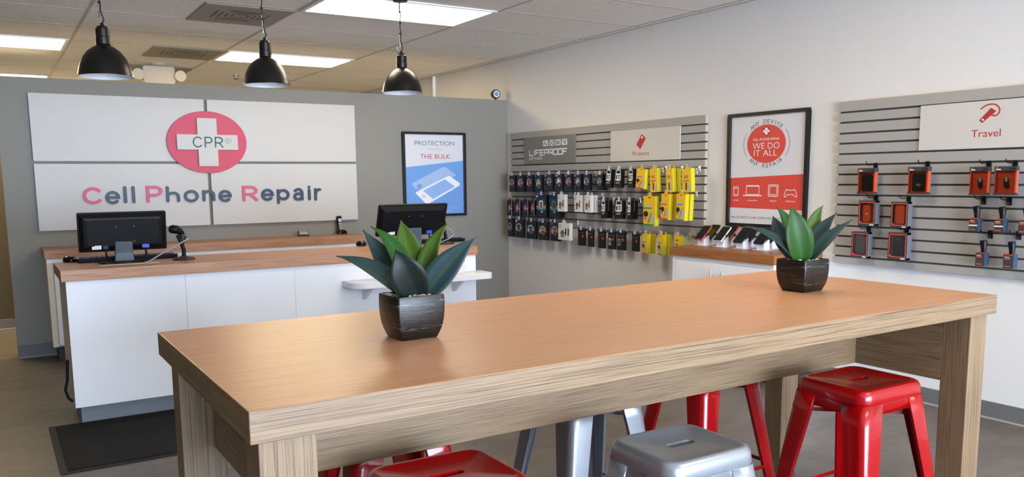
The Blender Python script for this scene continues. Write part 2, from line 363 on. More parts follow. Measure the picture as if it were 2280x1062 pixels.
# ------------------------------------------------------------------ metal stools
RED = mat('red_enamel', '960206', .24, 0, .4, coat=.4); SILV = mat('silver_paint', '979ba1', .3, .55)
RUB = mat('black_rubber', '141414', .7)
def stool(label, mt, x, y, rz=0, sx=.31, sy=.295, zs=.69):
    t = thing('metal_stool', label, 'stool', (x, y, 0), rz, 'square metal bar stools around the table')
    hx_, hy_ = sx/2, sy/2; r_ = .045
    def ring(e, z, rad=None): return [(a_, b_, z) for a_, b_ in rrect(-hx_-e, -hy_-e, hx_+e, hy_+e, rad or r_+e*.5, 6)]
    s_ = MB(); rings = [ring(.006, zs-.090), ring(.003, zs-.052), ring(.0085, zs-.049), ring(.0095, zs-.046), ring(.0065, zs-.016), ring(.001, zs-.005), ring(-.006, zs-.0005), ring(-.016, zs-.0005), ring(-.022, zs-.004)]
    s_.loft(rings, mt, cap=False)
    # seat sheet with a slot for the hand
    out = ring(-.022, zs-.004); N = len(out)
    slot = rrect(-.05, -.016, .05, .016, .0155, 6)
    # match vertices by angle
    vs_ = out + [(a_, b_, zs-.005) for a_, b_ in slot] + [(a_, b_, zs-.022) for a_, b_ in [(q[0]*.97, q[1]*.94) for q in slot]]
    fs_ = []
    for j in range(N):
        k = (j+1) % N; fs_ += [(j, k, N+k, N+j), (N+j, N+k, 2*N+k, 2*N+j)]
    s_.add(vs_, fs_, mt)
    s_.build('seat', t, smooth=50, solid=.003)
    spread = .080; zt = zs-.050
    for sx_ in (-1, 1):
        for sy_ in (-1, 1):
            lg = MB(); rings = []
            for k in range(9):
                q = k/8; z = zt*(1-q)+.012*q; e = .0065+spread*q; wd = .098-.05*q; rad = .032-.012*q
                X_, Y_ = hx_+e, hy_+e; pts = [(X_-wd, Y_)]
                pts += [(X_-rad+rad*math.sin(a_*math.pi/12), Y_-rad+rad*math.cos(a_*math.pi/12)) for a_ in range(7)]
                pts += [(X_, Y_-wd)]
                # rolled inner lips
                pts = [(X_-wd-.002, Y_-.012)] + pts + [(X_-.012, Y_-wd-.002)]
                rings.append([(sx_*a_, sy_*b_, z) for a_, b_ in pts])
            lg.loft(rings, mt, closed=False); lo = lg.build('leg', t, smooth=50, solid=.003)
            ft = MB().box((sx_*(hx_+spread+.011)-.022*(1 if sx_ > 0 else -1)-.02, sy_*(hy_+spread+.011)-.022*(1 if sy_ > 0 else -1)-.02, 0), (sx_*(hx_+spread+.011)-.022*(1 if sx_ > 0 else -1)+.02, sy_*(hy_+spread+.011)-.022*(1 if sy_ > 0 else -1)+.02, .014), RUB).build('rubber_foot', lo, bevel=.003)
    def bar(a_, b_, wz=.016, wt=.005):
        A, B = Vector(a_), Vector(b_); d = (B-A).normalized(); q = Vector((0, 0, 1)).cross(d)
        return MB().add([tuple(p+q*s1*wt/2+Vector((0, 0, s2*wz/2))) for p in (A, B) for s1, s2 in ((-1, -1), (1, -1), (1, 1), (-1, 1))], [(0, 1, 2, 3), (7, 6, 5, 4), (0, 4, 5, 1), (1, 5, 6, 2), (2, 6, 7, 3), (3, 7, 4, 0)], mt)
    zb = .235; q = 1-(zb-.012)/(zt-.012); e = .003+spread*q; X_, Y_ = hx_+e, hy_+e; o_ = .05
    for a_, b_ in (((-X_+o_, -Y_, zb), (X_-o_, -Y_, zb)), ((-X_+o_, Y_, zb), (X_-o_, Y_, zb)), ((-X_, -Y_+o_, zb), (-X_, Y_-o_, zb)), ((X_, -Y_+o_, zb), (X_, Y_-o_, zb))):
        bar(a_, b_).build('stretcher', t, bevel=.002)
    cr = bar((-hx_, -hy_, zs-.125), (hx_, hy_, zs-.125), .012, .012); b2 = bar((-hx_, hy_, zs-.125), (hx_, -hy_, zs-.125), .012, .012)
    cr.add(b2.v, b2.f, mt); cr.build('cross_brace', t)
    return t
stool('glossy red metal stool at the right end of the table, seat tucked under it', RED, 2.684, 1.85, math.radians(-1), .335, .295)
stool('silver metal stool on the near side between the two red ones', SILV, 1.609, 1.667, math.radians(-1), .305, .27)
stool('red metal stool cut off by the bottom edge, nearest the left table end', RED, .94, 1.82, math.radians(-1), .335, .285)
stool('silver metal stool on the far side of the table, seat hidden behind the beam', SILV, 1.83, 2.42, 0, .31, .29)
stool('red metal stool on the far side of the table near the right end', RED, 2.50, 2.45, 0, .31, .29)
stool('red metal stool on the far side behind the front left red stool', RED, 1.04, 2.45, 0, .31, .29)

# ------------------------------------------------------------------ agave plants in black pots
POT = mat('black_brushed_pot', '15130f', .3); n, l, b = nodes(POT)
a = noise(POT, 1, coords(POT, (9, 9, 150)), 5, .8); rr = ramp(POT, a, [(.52, '14120f'), (.60, '2a2620'), (.68, '8d8672')]); l.new(rr.outputs[0], b.inputs['Base Color']); bump(POT, a, .3, .002)
SOIL = mat('dark_soil', '1c1712', .9)
PEB = [mat('pebble_%s' % c, c, .45) for c in ('d8d2c2', 'b9ad96', '9aa0a0', 'c9b58c')]
def leafmat(name, base_, mid_, edge_):
    m = mat(name, base_, .46, spec=.3); n, l, b = nodes(m)
    at_ = n.new('ShaderNodeAttribute'); at_.attribute_name = 'across'
    r = n.new('ShaderNodeValToRGB'); e = r.color_ramp.elements; e[0].color = (*lin(mid_), 1); e[1].color = (*lin(edge_), 1); e[1].position = 1
    k = e.new(.22); k.color = (*lin(base_), 1); k = e.new(.9); k.color = (*lin(base_), 1)
    l.new(at_.outputs['Fac'], r.inputs[0])
    t_ = noise(m, 60, coords(m, (1, 1, 1)), 3); mx = n.new('ShaderNodeMix'); mx.data_type = 'RGBA'; mx.blend_type = 'OVERLAY'; mx.inputs[0].default_value = .12
    l.new(r.outputs[0], mx.inputs[6]); l.new(t_.outputs['Color'], mx.inputs[7]); l.new(mx.outputs[2], b.inputs['Base Color']); return m
LG = leafmat('leaf_bright_green', '1a440b', '235212', '405a22'); LO = leafmat('leaf_olive_green', '385414', '4a5a1c', '5a6030')
LT = leafmat('leaf_teal', '1c3230', '26382c', '343c2a'); LD = leafmat('leaf_dark', '101c18', '1c241a', '2a2c1a'); LB = leafmat('leaf_blue_green', '263c3e', '3c4832', '404c3c')
def leaf(parent, base_, mid_, tip_, W, mt, axis, fold=.35, facing=None):
    B_, M_, T_ = Vector(base_), Vector(mid_), Vector(tip_)
    ctl = M_*2-(B_+T_)*.5
    N = 22; mb = MB(); rows = []
    for i in range(N+1):
        q = i/N; p = B_*(1-q)**2+ctl*2*q*(1-q)+T_*q*q
        tg = ((ctl-B_)*2*(1-q)+(T_-ctl)*2*q).normalized()
        if facing is None:
            nv = Vector((axis.x-p.x, axis.y-p.y, 0)); nv = nv.normalized() if nv.length > .004 else Vector((0, 0, 1)); nv = nv+Vector((0, 0, .9))
        else: nv = Vector(facing)
        nv = (nv-tg*nv.dot(tg)).normalized(); sd = tg.cross(nv).normalized()
        wv = W*(.5+.5*math.sin(min(1, q/.36)*math.pi/2)) if q < .36 else W*max(.0, math.cos((q-.36)/.64*math.pi/2))**1.3
        wv = max(wv, .0015)
        row = []
        for j in range(-3, 4):
            s_ = j/3; row.append(tuple(p+sd*(s_*wv/2)+nv*(abs(s_)**1.5*wv*.5*fold*(1-.5*q))))
        rows.append(row)
    mb.loft(rows, mt, closed=False)
    o = mb.build('leaf', parent, smooth=80, solid=.0035)
    me = o.data; at_ = me.attributes.new('across', 'FLOAT', 'POINT')
    for i, v in enumerate(me.vertices): at_.data[i].value = 0
    me.update()
    # the across value is written by nearest row position
    cnt = len(rows)*7
    for i in range(min(cnt, len(me.vertices))): at_.data[i].value = abs((i % 7)-3)/3
    return o
def plant(label, cx, cy, hp, rx, ry, bx, by, leaves, name_group, pebs):
    z0 = ZT
    t = thing('potted_agave', label, 'plant', (cx, cy, z0))
    prof = [(0, bx, by), (.006, bx+.006, by+.006), (hp*.11, bx+(rx-bx)*.34, by+(ry-by)*.34), (hp*.2, bx+(rx-bx)*.58, by+(ry-by)*.58), (hp*.32, bx+(rx-bx)*.80, by+(ry-by)*.80), (hp*.46, bx+(rx-bx)*.94, by+(ry-by)*.94), (hp*.62, rx+.001, ry+.001), (hp*.8, rx+.002, ry+.002), (hp*.97, rx, ry), (hp, rx-.003, ry-.003), (hp, rx-.014, ry-.014), (hp*.8, rx-.016, ry-.016)]
    pm = MB(); pm.loft([[(a_, b_, z) for a_, b_ in rrect(-x/2, -y/2, x/2, y/2, .008, 3)] for z, x, y in prof], POT); pm.build('pot', t, smooth=35)
    MB().box((-rx/2+.009, -ry/2+.009, hp*.84), (rx/2-.009, ry/2-.009, hp*.92), SOIL).build('soil', t)
    O = Vector((cx, cy, z0)); dc = depth(O+Vector((0, 0, hp)))
    for (tp, mp, bp, dT, dM, W, mt, fc) in leaves:
        T_ = at(*tp, D=dc+dT)-O; M_ = at(*mp, D=dc+dM)-O; B_ = at(*bp, D=dc+dT*.12)-O
        B_.z = hp*.84
        f_ = None
        if fc == 'cam': f_ = (-fw+Vector((0, 0, .35)))
        elif fc == 'in': f_ = (-fw*.7+Vector((0, 0, .7)))
        elif fc == 'back': f_ = (fw+Vector((0, 0, .5)))
        leaf(t, B_, M_, T_, W, mt, Vector((0, 0, 0)), facing=f_)
    for k, (a_, b_) in enumerate(pebs):
        q = MB().lathe([(.001, -.006), (.007, -.005), (.0105, 0), (.007, .005), (.001, .006)], PEB[k % 4], n=10)
        o = q.build('pebble', loc=(cx+a_, cy+b_, z0+hp*.92+.0055), rz=k*1.3, smooth=80); o.scale = (1+.25*math.sin(k*2.1), .8+.2*math.cos(k), 1.0)
        tag(o, 'smooth pale pebble on the soil of the %s' % name_group, 'pebble', 'pebbles in the %s' % name_group)
    return t
P1 = [((749, 570), (836, 602), (915, 655), -.05, -.04, .062, LT, 'in'),
      ((808, 511), (860, 582), (918, 650), .06, .05, .075, LB, 'in'),
      ((825, 504), (884, 562), (926, 645), .02, .02, .060, LG, 'in'),
      ((892, 490), (908, 556), (930, 640), .07, .05, .085, LO, 'cam'),
      ((1001, 495), (958, 562), (940, 640), .04, .03, .060, LO, 'in'),
      ((975, 545), (956, 590), (938, 645), .05, .03, .05, LG, 'cam'),
      ((1060, 528), (1000, 588), (940, 655), -.02, -.02, .085, LB, 'cam'),
      ((880, 555), (903, 605), (932, 658), -.09, -.08, .105, LD, 'cam')]
CP1, CP2 = (1.042, 2.222), (2.785, 2.20)
plant('dark green agave in a black square pot on the left half of the table', *CP1, .131, .152, .142, .116, .106, P1, 'left agave pot',
      [(-.052, .03), (-.045, .005), (-.05, -.022), (-.025, -.045), (-.03, -.02), (-.02, .02), (0, -.05), (.018, -.042), (.035, -.048), (.05, -.03), (.052, 0), (-.005, -.034), (.04, .03), (-.055, .048)])
P2 = [((1657, 503), (1727, 532), (1778, 578), -.05, -.05, .05, LT, 'in'),
      ((1721, 480), (1738, 522), (1776, 572), .03, .03, .085, LB, 'cam'),
      ((1728, 460), (1756, 502), (1782, 570), .06, .05, .055, LG, 'cam'),
      ((1834, 457), (1811, 500), (1794, 570), .06, .05, .06, LO, 'cam'),
      ((1865, 472), (1822, 524), (1792, 572), .02, .02, .075, LT, 'in'),
      ((1899, 489), (1842, 532), (1794, 578), -.04, -.04, .055, LT, 'in'),
      ((1762, 458), (1774, 514), (1787, 575), -.05, -.05, .115, LG, 'cam')]
plant('bright green agave in a black square pot at the far right of the table', *CP2, .131, .152, .145, .116, .108, P2, 'right agave pot',
      [(-.045, -.02), (-.02, -.045), (0, -.05), (.02, -.045), (.045, -.03), (.03, -.05), (-.05, .03), (.05, .01)])

# ------------------------------------------------------------------ reception counter
CY0, CZ, CTH, CXA, CXB = 5.33, .942, .066, .309, 3.052
tag(MB().box((0, 0, 0), (CXB-CXA, .59, CTH), CTRX).build('worktop', loc=(CXA, CY0, CZ-CTH), bevel=.002), 'wood-grain worktop of the front counter under the two monitors', 'countertop')
t = thing('reception_counter', 'white front counter with three plain panels and grey toe kick', 'counter', (.333, 5.36, 0))
seam = [at(415, 660, Y=5.36).x-.333, at(657, 640, Y=5.36).x-.333]
xs = [0]+seam+[CXB-.333]
for i in range(3): MB().box((xs[i]+(.0005 if i else 0), 0, .125), (xs[i+1]-.0005, .018, CZ-CTH), WHITE).build('front_panel', t, bevel=.001)
MB().box((0, .018, .125), (.018, .56, CZ-CTH), WARMWHITE).build('side_panel', t, bevel=.001)  # white panel, warm lamp light carried by its colour
MB().box((CXB-.351, .018, .125), (CXB-.333, .56, CZ-CTH), WHITE).build('side_panel', t, bevel=.001)
tk = MB().box((.035, .11, 0), (CXB-.36, .13, .125), mat('grey_toe_kick', '7d838a', .5)).box((.035, .13, 0), (.055, .56, .125), mat('grey_toe_kick', '7d838a')); tk.build('toe_kick', t)
MB().box((.018, .20, .125), (CXB-.351, .56, .145), WHITE).box((.018, .06, .55), (CXB-.351, .5, .57), WHITE).build('inner_shelf', t)
tag(MB().tube([(.0, .2, .38), (-.01, .19, .26), (-.025, .18, .2), (-.012, .17, .15), (.01, .17, .13)], .008, BLACKP).build('cable', loc=(.322, 5.36, 0), smooth=60), 'black cable drooping from the left end of the front counter', 'cable')
# small white shelf on the counter front
t = thing('counter_shelf', 'small white rounded shelf mounted on the front of the counter', 'shelf', (2.0, 5.36, .755))
pl = [(x, -y) for x, y in [(0, 0), (1.09, 0)]] + arc(1.09-.06, -.215+.06, .06, .06, 0, -90, 6) + arc(.10, -.215+.10, .10, .10, -90, -180, 8)
pl = [(0, 0)] + arc(.12, -.095, .12, .12, 180, 270, 8) + arc(1.03, -.155, .06, .06, 270, 360, 6) + [(1.09, 0)]
MB().loft([[(x, y, -.042) for x, y in pl], [(x, y, 0) for x, y in pl]], WHITE).build('board', t, smooth=40, bevel=.003)
for x in (.155, .86):
    MB().loft([[(x-.011, y, z) for y, z in ((0, -.042), (0, -.14), (-.02, -.14), (-.17, -.042))], [(x+.011, y, z) for y, z in ((0, -.042), (0, -.14), (-.02, -.14), (-.17, -.042))]], WHITE).build('bracket', t, bevel=.002)
p = at(1026, 605, Y=5.27)
RP = mat('print_red', 'd2493f', .5); PAPER = mat('paper_white', 'e6e4e2', .6)
cd = MB().box((-.035, 0, 0), (.035, .004, .11), PAPER).poly([(-.035, .085), (.035, .085), (.035, .11), (-.035, .11)], -.0006, RP)
for q in rrect(-.018, .045, .006, .066, .006, 3), : cd.stroke(q+[q[0]], .003, -.0006, None, RP)
tag(cd.build('card_sign', loc=(p.x, 5.27, .7552)), 'small white card with a red header standing on the counter shelf', 'card')
# floor mat
MATM = mat('black_carpet', '100f0e', .95); t = thing('floor_mat', 'black carpet entrance mat with rubber rim in front of the counter', 'mat', (.19, 4.53, 0))
n, l, b = nodes(MATM); a = noise(MATM, 400, coords(MATM, (1, 1, 1)), 2); bump(MATM, a, .8, .004); rr = ramp(MATM, a, [(.3, '0b0a0a'), (.7, '1b1a19')]); l.new(rr.outputs[0], b.inputs['Base Color'])
MB().box((0, 0, .0005), (1.65, .95, .005), RUB).build('rubber_rim', t, bevel=.002); MB().box((.035, .035, .0045), (1.615, .915, .010), MATM).build('pile', t, bevel=.002)

# ------------------------------------------------------------------ back counter
BY, BZ, BTH = 7.45, .912, .07; BX0, BX1 = .33, 3.02
tag(MB().box((0, 0, 0), (BX1-BX0, YB-BY-.002, BTH), CTRX).build('worktop', loc=(BX0, BY, BZ-BTH), bevel=.002), 'wood-grain worktop of the back counter along the grey wall', 'countertop')
t = thing('back_cabinet', 'white cabinet with plain doors under the back worktop', 'cabinet', (BX0+.012, BY+.012, 0))
L_ = BX1-BX0-.024
MB().box((0, .02, .13), (L_, YB-BY-.016, BZ-BTH), WARMWHITE).build('carcass', t)
MB().box((.04, .06, 0), (L_-.04, YB-BY-.016, .13), DARKG).build('toe_kick', t)
MB().box((0, 0, BZ-BTH-.035), (L_, .02, BZ-BTH), WHITE).box((0, 0, .13), (.04, .02, BZ-BTH-.037), WARMWHITE).build('face_frame', t, bevel=.001)
nd = 4; dw = (L_-.046)/nd
for k in range(nd): MB().box((.044+k*dw+.003, 0, .145), (.044+(k+1)*dw-.003, .018, BZ-BTH-.041), WHITE).build('door', t, bevel=.0015)
# card terminal and phone
t = thing('card_terminal', 'small grey card payment terminal on the back worktop', 'card terminal', (*at(676, 526, Z=BZ).xy, BZ)); t.rotation_euler.z = math.radians(-12)
MB().loft([[(-.05, -.03, 0), (.05, -.03, 0), (.05, .055, 0), (-.05, .055, 0)], [(-.05, -.03, .022), (.05, -.03, .022), (.046, .055, .05), (-.046, .055, .05)]], DARKG).build('body', t, bevel=.004)
MB().loft([[(-.042, -.028, .024), (.042, -.028, .024), (.038, .05, .05), (-.038, .05, .05)], [(-.04, -.026, .028), (.04, -.026, .028), (.036, .048, .054), (-.036, .048, .054)]], mat('terminal_silver', 'a8acb0', .35, .3)).build('faceplate', t)
MB().add([(-.028, .02, .0465), (.02, .02, .0465), (.018, .042, .0538), (-.026, .042, .0538)], [(0, 1, 2, 3)], mat('lcd_grey', '8fa0a0', .2)).build('screen', t)
pc = at(690, 520, Z=BZ); pd = at(750, 516, Z=BZ)
MB().tube([(.05, .02, .012), (.1, .03, .004), (.2, .06, .004), (.27, .08, .004)], .004, GREYP).build('cable', t, smooth=60)
q = at(761, 521, Z=BZ)
t = thing('cordless_phone', 'cordless phone handset standing in its charging base on the back worktop', 'phone', (q.x, q.y, BZ)); t.rotation_euler.z = math.radians(10)
MB().prism([(-.04, 0), (.042, 0), (.036, .028), (.02, .04), (-.028, .04), (-.036, .03)], -.04, .045, BLACKG).build('charging_base', t, bevel=.005)
hs = MB(); TL = Matrix.Translation((0, .012, .03)) @ Matrix.Rotation(math.radians(-14), 4, 'X')
hs.prism(rrect(-.026, 0, .026, .15, .012), -.012, .012, BLACKG, TL).build('handset', t, smooth=40, bevel=.004)
f_ = MB().poly(rrect(-.02, .012, .02, .078, .004), -.0135, mat('keypad_silver', 'b4b8bc', .4, .2), TL).poly(rrect(-.018, .088, .018, .122, .003), -.0135, mat('lcd_blue', 'b8c8d8', .2), TL)
for i in range(3):
    for j in range(4): f_.poly(rrect(-.015+i*.011, .018+j*.013, -.007+i*.011, .026+j*.013, .002, 2), -.0142, DARKG, TL)
f_.build('keypad', t)

# ------------------------------------------------------------------ monitors, keyboards, mice, scanners
VGA = mat('vga_blue', '1c3fa8', .4); STK = mat('sticker_white', 'd8dade', .5)
def monitor(label, px, py, corners, tilt, rz=0):
    b_ = at(px, py, Z=CZ); Yp = b_.y
    t = thing('monitor', label, 'monitor', (b_.x, b_.y, CZ), rz)
    (x0, y0), (x1, y1) = corners                          # top-left and bottom-right of the back, in the plane of the stand
    A = at(x0, y0, Y=Yp-.03); B = at(x1, y1, Y=Yp+.03)
    W_ = B.x-A.x; hh = (A.z-B.z)/math.cos(tilt); zc = (A.z+B.z)/2-CZ; xc = (A.x+B.x)/2-b_.x
    M = Matrix.Translation((xc, 0, zc)) @ Matrix.Rotation(tilt, 4, 'X')
    body = MB().prism(rrect(-W_/2, -hh/2, W_/2, hh/2, .008, 3), -.004, .016, BLACKP, M)
    body.loft([[(sx_*(W_/2-e), y_, sz_*(hh/2-e2)) for sx_, sz_ in ((-1, -1), (1, -1), (1, 1), (-1, 1))] for e, e2, y_ in ((.006, .006, -.004), (.03, .03, -.022), (.05, .045, -.026))], BLACKP, M)
    body.build('housing', t, bevel=.003)
    MB().prism(rrect(-W_/2+.012, -hh/2+.012, W_/2-.012, hh/2-.012, .004, 2), .016, .0175, mat('lcd_off', '0a0b10', .15), M).build('screen', t)
    v_ = MB()
    for i in range(26): v_.box((-W_*.36+i*W_*.72/26, -.0275, hh*.30), (-W_*.36+(i+.6)*W_*.72/26, -.0255, hh*.325), BLACKG, M)
    for sx_ in (-1, 1):
        for sz_ in (-1, 1): v_.lathe([(.004, 0), (.003, .003)], GREYP, n=10, M=M @ Matrix.Translation((sx_*.05+.01, -.0255, sz_*.048-.01)) @ RX)
    v_.build('vent_slots', t)
    MB().poly([(-W_*.36, -hh*.41), (-W_*.255, -hh*.41), (-W_*.255, -hh*.31), (-W_*.33, -hh*.31), (-W_*.33, -hh*.33), (-W_*.36, -hh*.33)], -.0295, STK, M).build('sticker', t)
    zb = (M @ Vector((0, -.02, -hh*.36))).z
    nk = MB().loft([[(-.058, -.012, .008), (.058, -.012, .008), (.058, .012, .008), (-.058, .012, .008)], [(-.052, -.014, zb*.6), (.052, -.014, zb*.6), (.052, .012, zb*.6), (-.052, .012, zb*.6)], [(-.05, -.026, zb+.03), (.05, -.026, zb+.03), (.05, .006, zb+.03), (-.05, .006, zb+.03)]], mat('stand_grey', '4a535c', .4))
    nk.build('stand_neck', t, bevel=.006)
    MB().prism(rrect(-.15, -.07, .15, .10, .04), 0, .010, BLACKG, Matrix.Rotation(math.radians(90), 4, 'X') @ Matrix.Scale(-1, 4, (0, 1, 0)) if False else Matrix(((1, 0, 0, 0), (0, 0, 1, 0), (0, 1, 0, 0), (0, 0, 0, 1)))) if False else None
    MB().loft([[(x, y, z) for x, y in rrect(-.15, -.07, .15, .05, .04)] for z in (.0005, .009)], BLACKG).build('stand_base', t, bevel=.003)
    k = M @ Vector((W_*.24, -.03, -hh*.36))
    pg = MB().box((k.x-.022, k.y-.014, k.z-.014), (k.x+.022, k.y+.012, k.z+.012), VGA); pg.build('video_plug', t, bevel=.003)
    MB().tube([(k.x, k.y-.005, k.z-.012), (k.x+.002, k.y-.015, k.z-.05), (k.x-.004, -.04, .07), (k.x-.002, -.05, .03), (k.x-.02, -.06, .008), (k.x-.09, -.075, .007)], .0055, BLACKP).build('video_cable', t, smooth=60)
    k = M @ Vector((-W_*.21, -.028, -hh*.36))
    MB().box((k.x-.014, k.y-.010, k.z-.012), (k.x+.014, k.y+.012, k.z+.01), BLACKG).tube([(k.x, k.y-.002, k.z-.01), (k.x+.0, k.y-.018, k.z-.06), (k.x-.004, -.05, .06), (k.x+.01, -.065, .02), (k.x+.04, -.08, .008), (k.x+.1, -.075, .007)], .0055, BLACKP).build('power_cable', t, smooth=60)
    return t
def keyboard(label, px, py, rz=0):
    b_ = at(px, py, Z=CZ); b_.y = min(b_.y, CY0+.59-.085); t = thing('keyboard', label, 'keyboard', (b_.x, b_.y, CZ), rz)
    MB().loft([[(-.29, -.075, .0), (.29, -.075, .0), (.29, .08, .0), (-.29, .08, .0)], [(-.295, -.08, .03), (.295, -.08, .03), (.29, .08, .014), (-.29, .08, .014)]], BLACKP).build('case', t, bevel=.004)
    k_ = MB()
    for j in range(5):
        for i in range(18): k_.box((-.275+i*.0306, -.066+j*.027, .027-j*.003), (-.25+i*.0306, -.044+j*.027, .036-j*.003), DARKG)
    k_.build('keys', t); return t
def mouse(label, px, py, rz=0):
    b_ = at(px, py, Z=CZ); t = thing('computer_mouse', label, 'mouse', (b_.x, b_.y, CZ), rz)
    MB().loft([[(.040*s_*math.cos(a_*math.pi/10), .055*s_*math.sin(a_*math.pi/10), z) for a_ in range(20)] for s_, z in ((.92, 0), (1, .008), (.97, .02), (.8, .032), (.45, .038), (.1, .039))], BLACKG).build('shell', t, smooth=70)
    MB().tube([(-.006, -.028, .037), (.006, -.028, .037)], .005, GREYP).build('wheel', t, smooth=60); return t
def scanner(label, px, py, htop, lean, rz, hd, cab):
    b_ = at(px, py, Z=CZ); t = thing('barcode_scanner', label, 'scanner', (b_.x, b_.y, CZ), rz)
    MB().lathe([(.068, 0), (.07, .006), (.062, .014), (.03, .018), (.016, .026)], DARKG).build('stand_base', t, smooth=40)
    MB().tube([(0, 0, .02), (.002, 0, .06), (lean*.35, 0, .11), (lean, 0, htop-.03)], .0125, BLACKP, 12).build('stand_neck', t, smooth=60)
    M = Matrix.Translation((lean, 0, htop)) @ Matrix.Rotation(math.radians(hd), 4, 'Y') @ Matrix.Scale(.8, 4)
    hm = MB().loft([[(x_+.030*0, y_*1.0, z_) for x_, y_, z_ in [(xx, ry_*math.cos(a_*math.pi/8), zz+rz_*math.sin(a_*math.pi/8)) for a_ in range(16)]] for xx, ry_, rz_, zz in ((-.062, .030, .022, .0), (-.045, .042, .034, .0), (0, .04, .034, .004), (.03, .028, .026, -.004), (.05, .022, .022, -.02), (.06, .018, .018, -.035))], BLACKP, M)
    hm.build('scanner_head', t, smooth=50)
    MB().tube([M @ Vector((.045, 0, -.02)), M @ Vector((.055, 0, -.06)), M @ Vector((.05, 0, -.095))], [.021, .02, .017], DARKG, 12).build('grip', t, smooth=50)
    MB().tube([M @ Vector((.048, 0, -.02))] + cab, .0042, mat('cable_grey', '9a9c9e', .5), 8).build('cable', t, smooth=60)
    return t
monitor('black monitor seen from behind on the left part of the counter', 278, 584, ((170, 475), (371, 553)), math.radians(10))
monitor('black monitor seen from behind at the right, behind the left agave', 923, 556, ((843, 457), (988, 520)), math.radians(20))
tag(MB().prism(rrect(-.17, -.012, .17, .055, .004, 2), 0, .001, mat('cream_paper', 'd8d0b4', .6), Matrix(((1, 0, 0, 0), (0, 0, 1, 0), (0, 1, 0, 0), (0, 0, 0, 1)))).build('paper_sheet', loc=(at(292, 588, Z=CZ).x, at(292, 588, Z=CZ).y, CZ+.0004)), 'cream paper strip on the counter under the left monitor cables', 'paper')
keyboard('black keyboard behind the left monitor', 277, 574); keyboard('black keyboard behind the right monitor', 925, 537)
mouse('glossy black mouse at the left end of the front counter', 156, 583, .2); mouse('black mouse on the counter beside the right monitor', 804, 547, -.2)
scanner('barcode scanner on a bent stand right of the left monitor', 410, 578, .19, -.03, 0, 15, [Vector((.03, -.05, .14)), Vector((-.06, -.10, .10)), Vector((-.16, -.115, .05)), Vector((-.225, -.115, .012)), Vector((-.255, -.112, .005))])
scanner('barcode scanner on a bent stand beside the right monitor', 992, 543, .18, -.03, 0, 35, [Vector((.06, .0, .10)), Vector((.07, -.01, .07)), Vector((.02, -.02, .04)), Vector((-.05, -.03, .02)), Vector((-.08, -.03, .006))])

# ------------------------------------------------------------------ pendant lamps
BLK = mat('black_satin_enamel', '100e0b', .33, 0, .5); ENI = mat('white_enamel', 'e4ecf2', .4); CORD = mat('black_cord', '0f0f10', .6)
def pendant(label, px, py, wpx, lean):
    c_ = at(px, py, Y=5.6); R_ = wpx/2*depth(c_)/F
    t = thing('pendant_lamp', label, 'lamp', (c_.x, c_.y, ZC), 0, 'black dome pendant lamps'); z0 = c_.z-ZC
    s = R_/.155
    h = [(1.0, .0), (1.0, .006), (.985, .012), (.955, .035), (.88, .075), (.76, .115), (.6, .148), (.42, .17), (.27, .182), (.245, .19)]
    pr_ = [(R_*a_, z0+z*s) for a_, z in h]
    MB().lathe(pr_, BLK, cap=False, n=48).build('shade', t, smooth=60)
    MB().lathe([(r_*.985-.001, z-.001*s) for r_, z in pr_], ENI, cap=False, n=48).build('reflector', t, smooth=60)
    zt = z0+.19*s
    MB().lathe([(.25*R_, zt-.002), (.27*R_, zt), (.27*R_, zt+.035*s), (.245*R_, zt+.037*s), (.245*R_, zt+.043*s), (.26*R_, zt+.045*s), (.255*R_, zt+.09*s), (.2*R_, zt+.095*s), (.19*R_, zt+.105*s), (.08*R_, zt+.107*s), (.06*R_, zt+.125*s)], BLK, n=32).build('socket', t, smooth=40)
    MB().lathe([(.0, z0+.055), (.02, z0+.06), (.035, z0+.085), (.028, z0+.115), (.016, z0+.14), (.016, z0+.17)], mat('bulb_white', 'e8e4da', .3), n=24).build('bulb', t, smooth=60)
    zz = zt+.12*s
    pts = [(0, 0, zz), (.012, 0, zz+.025), (.004, 0, zz+.05), (-.003, 0, zz+.08)] + [(-.003+lean*k/6+.004*math.sin(k*2), 0, zz+.08+(-.03-zz-.08)*k/6) for k in range(1, 7)]
    MB().tube(pts, .0042, CORD, 8).build('cord', t, smooth=60)
    MB().tube([(-.012, 0, zz+.075), (-.01, 0, zz+.035), (-.006, .004, zz+.035), (-.008, .004, zz+.075)], .003, STEEL, 6).tube([(-.008+lean*k/6, .004, zz+.07+(-.03-zz-.07)*k/6) for k in range(7)], .0018, STEEL, 6).build('suspension_wire', t, smooth=60)
    for k in (.18, .45, .75):
        q = zz+.08+(-.03-zz-.08)*k; MB().lathe([(.008, -.005), (.009, 0), (.008, .005)], BLACKP, (-.004+lean*k, .001, q), 10).build('cable_tie', t)
    MB().lathe([(.0, -.03), (.05, -.026), (.062, -.012), (.064, 0)], BLK, (lean, 0, 0), 24).build('canopy', t, smooth=40)
pendant('black dome pendant lamp on the left, in front of the sign', 235.5, 171, 114, -.012)
pendant('black dome pendant lamp in the middle of the row of three', 594, 190, 101, -.012)
pendant('black dome pendant lamp on the right, above the blue poster', 896, 207, 89, 0.0)

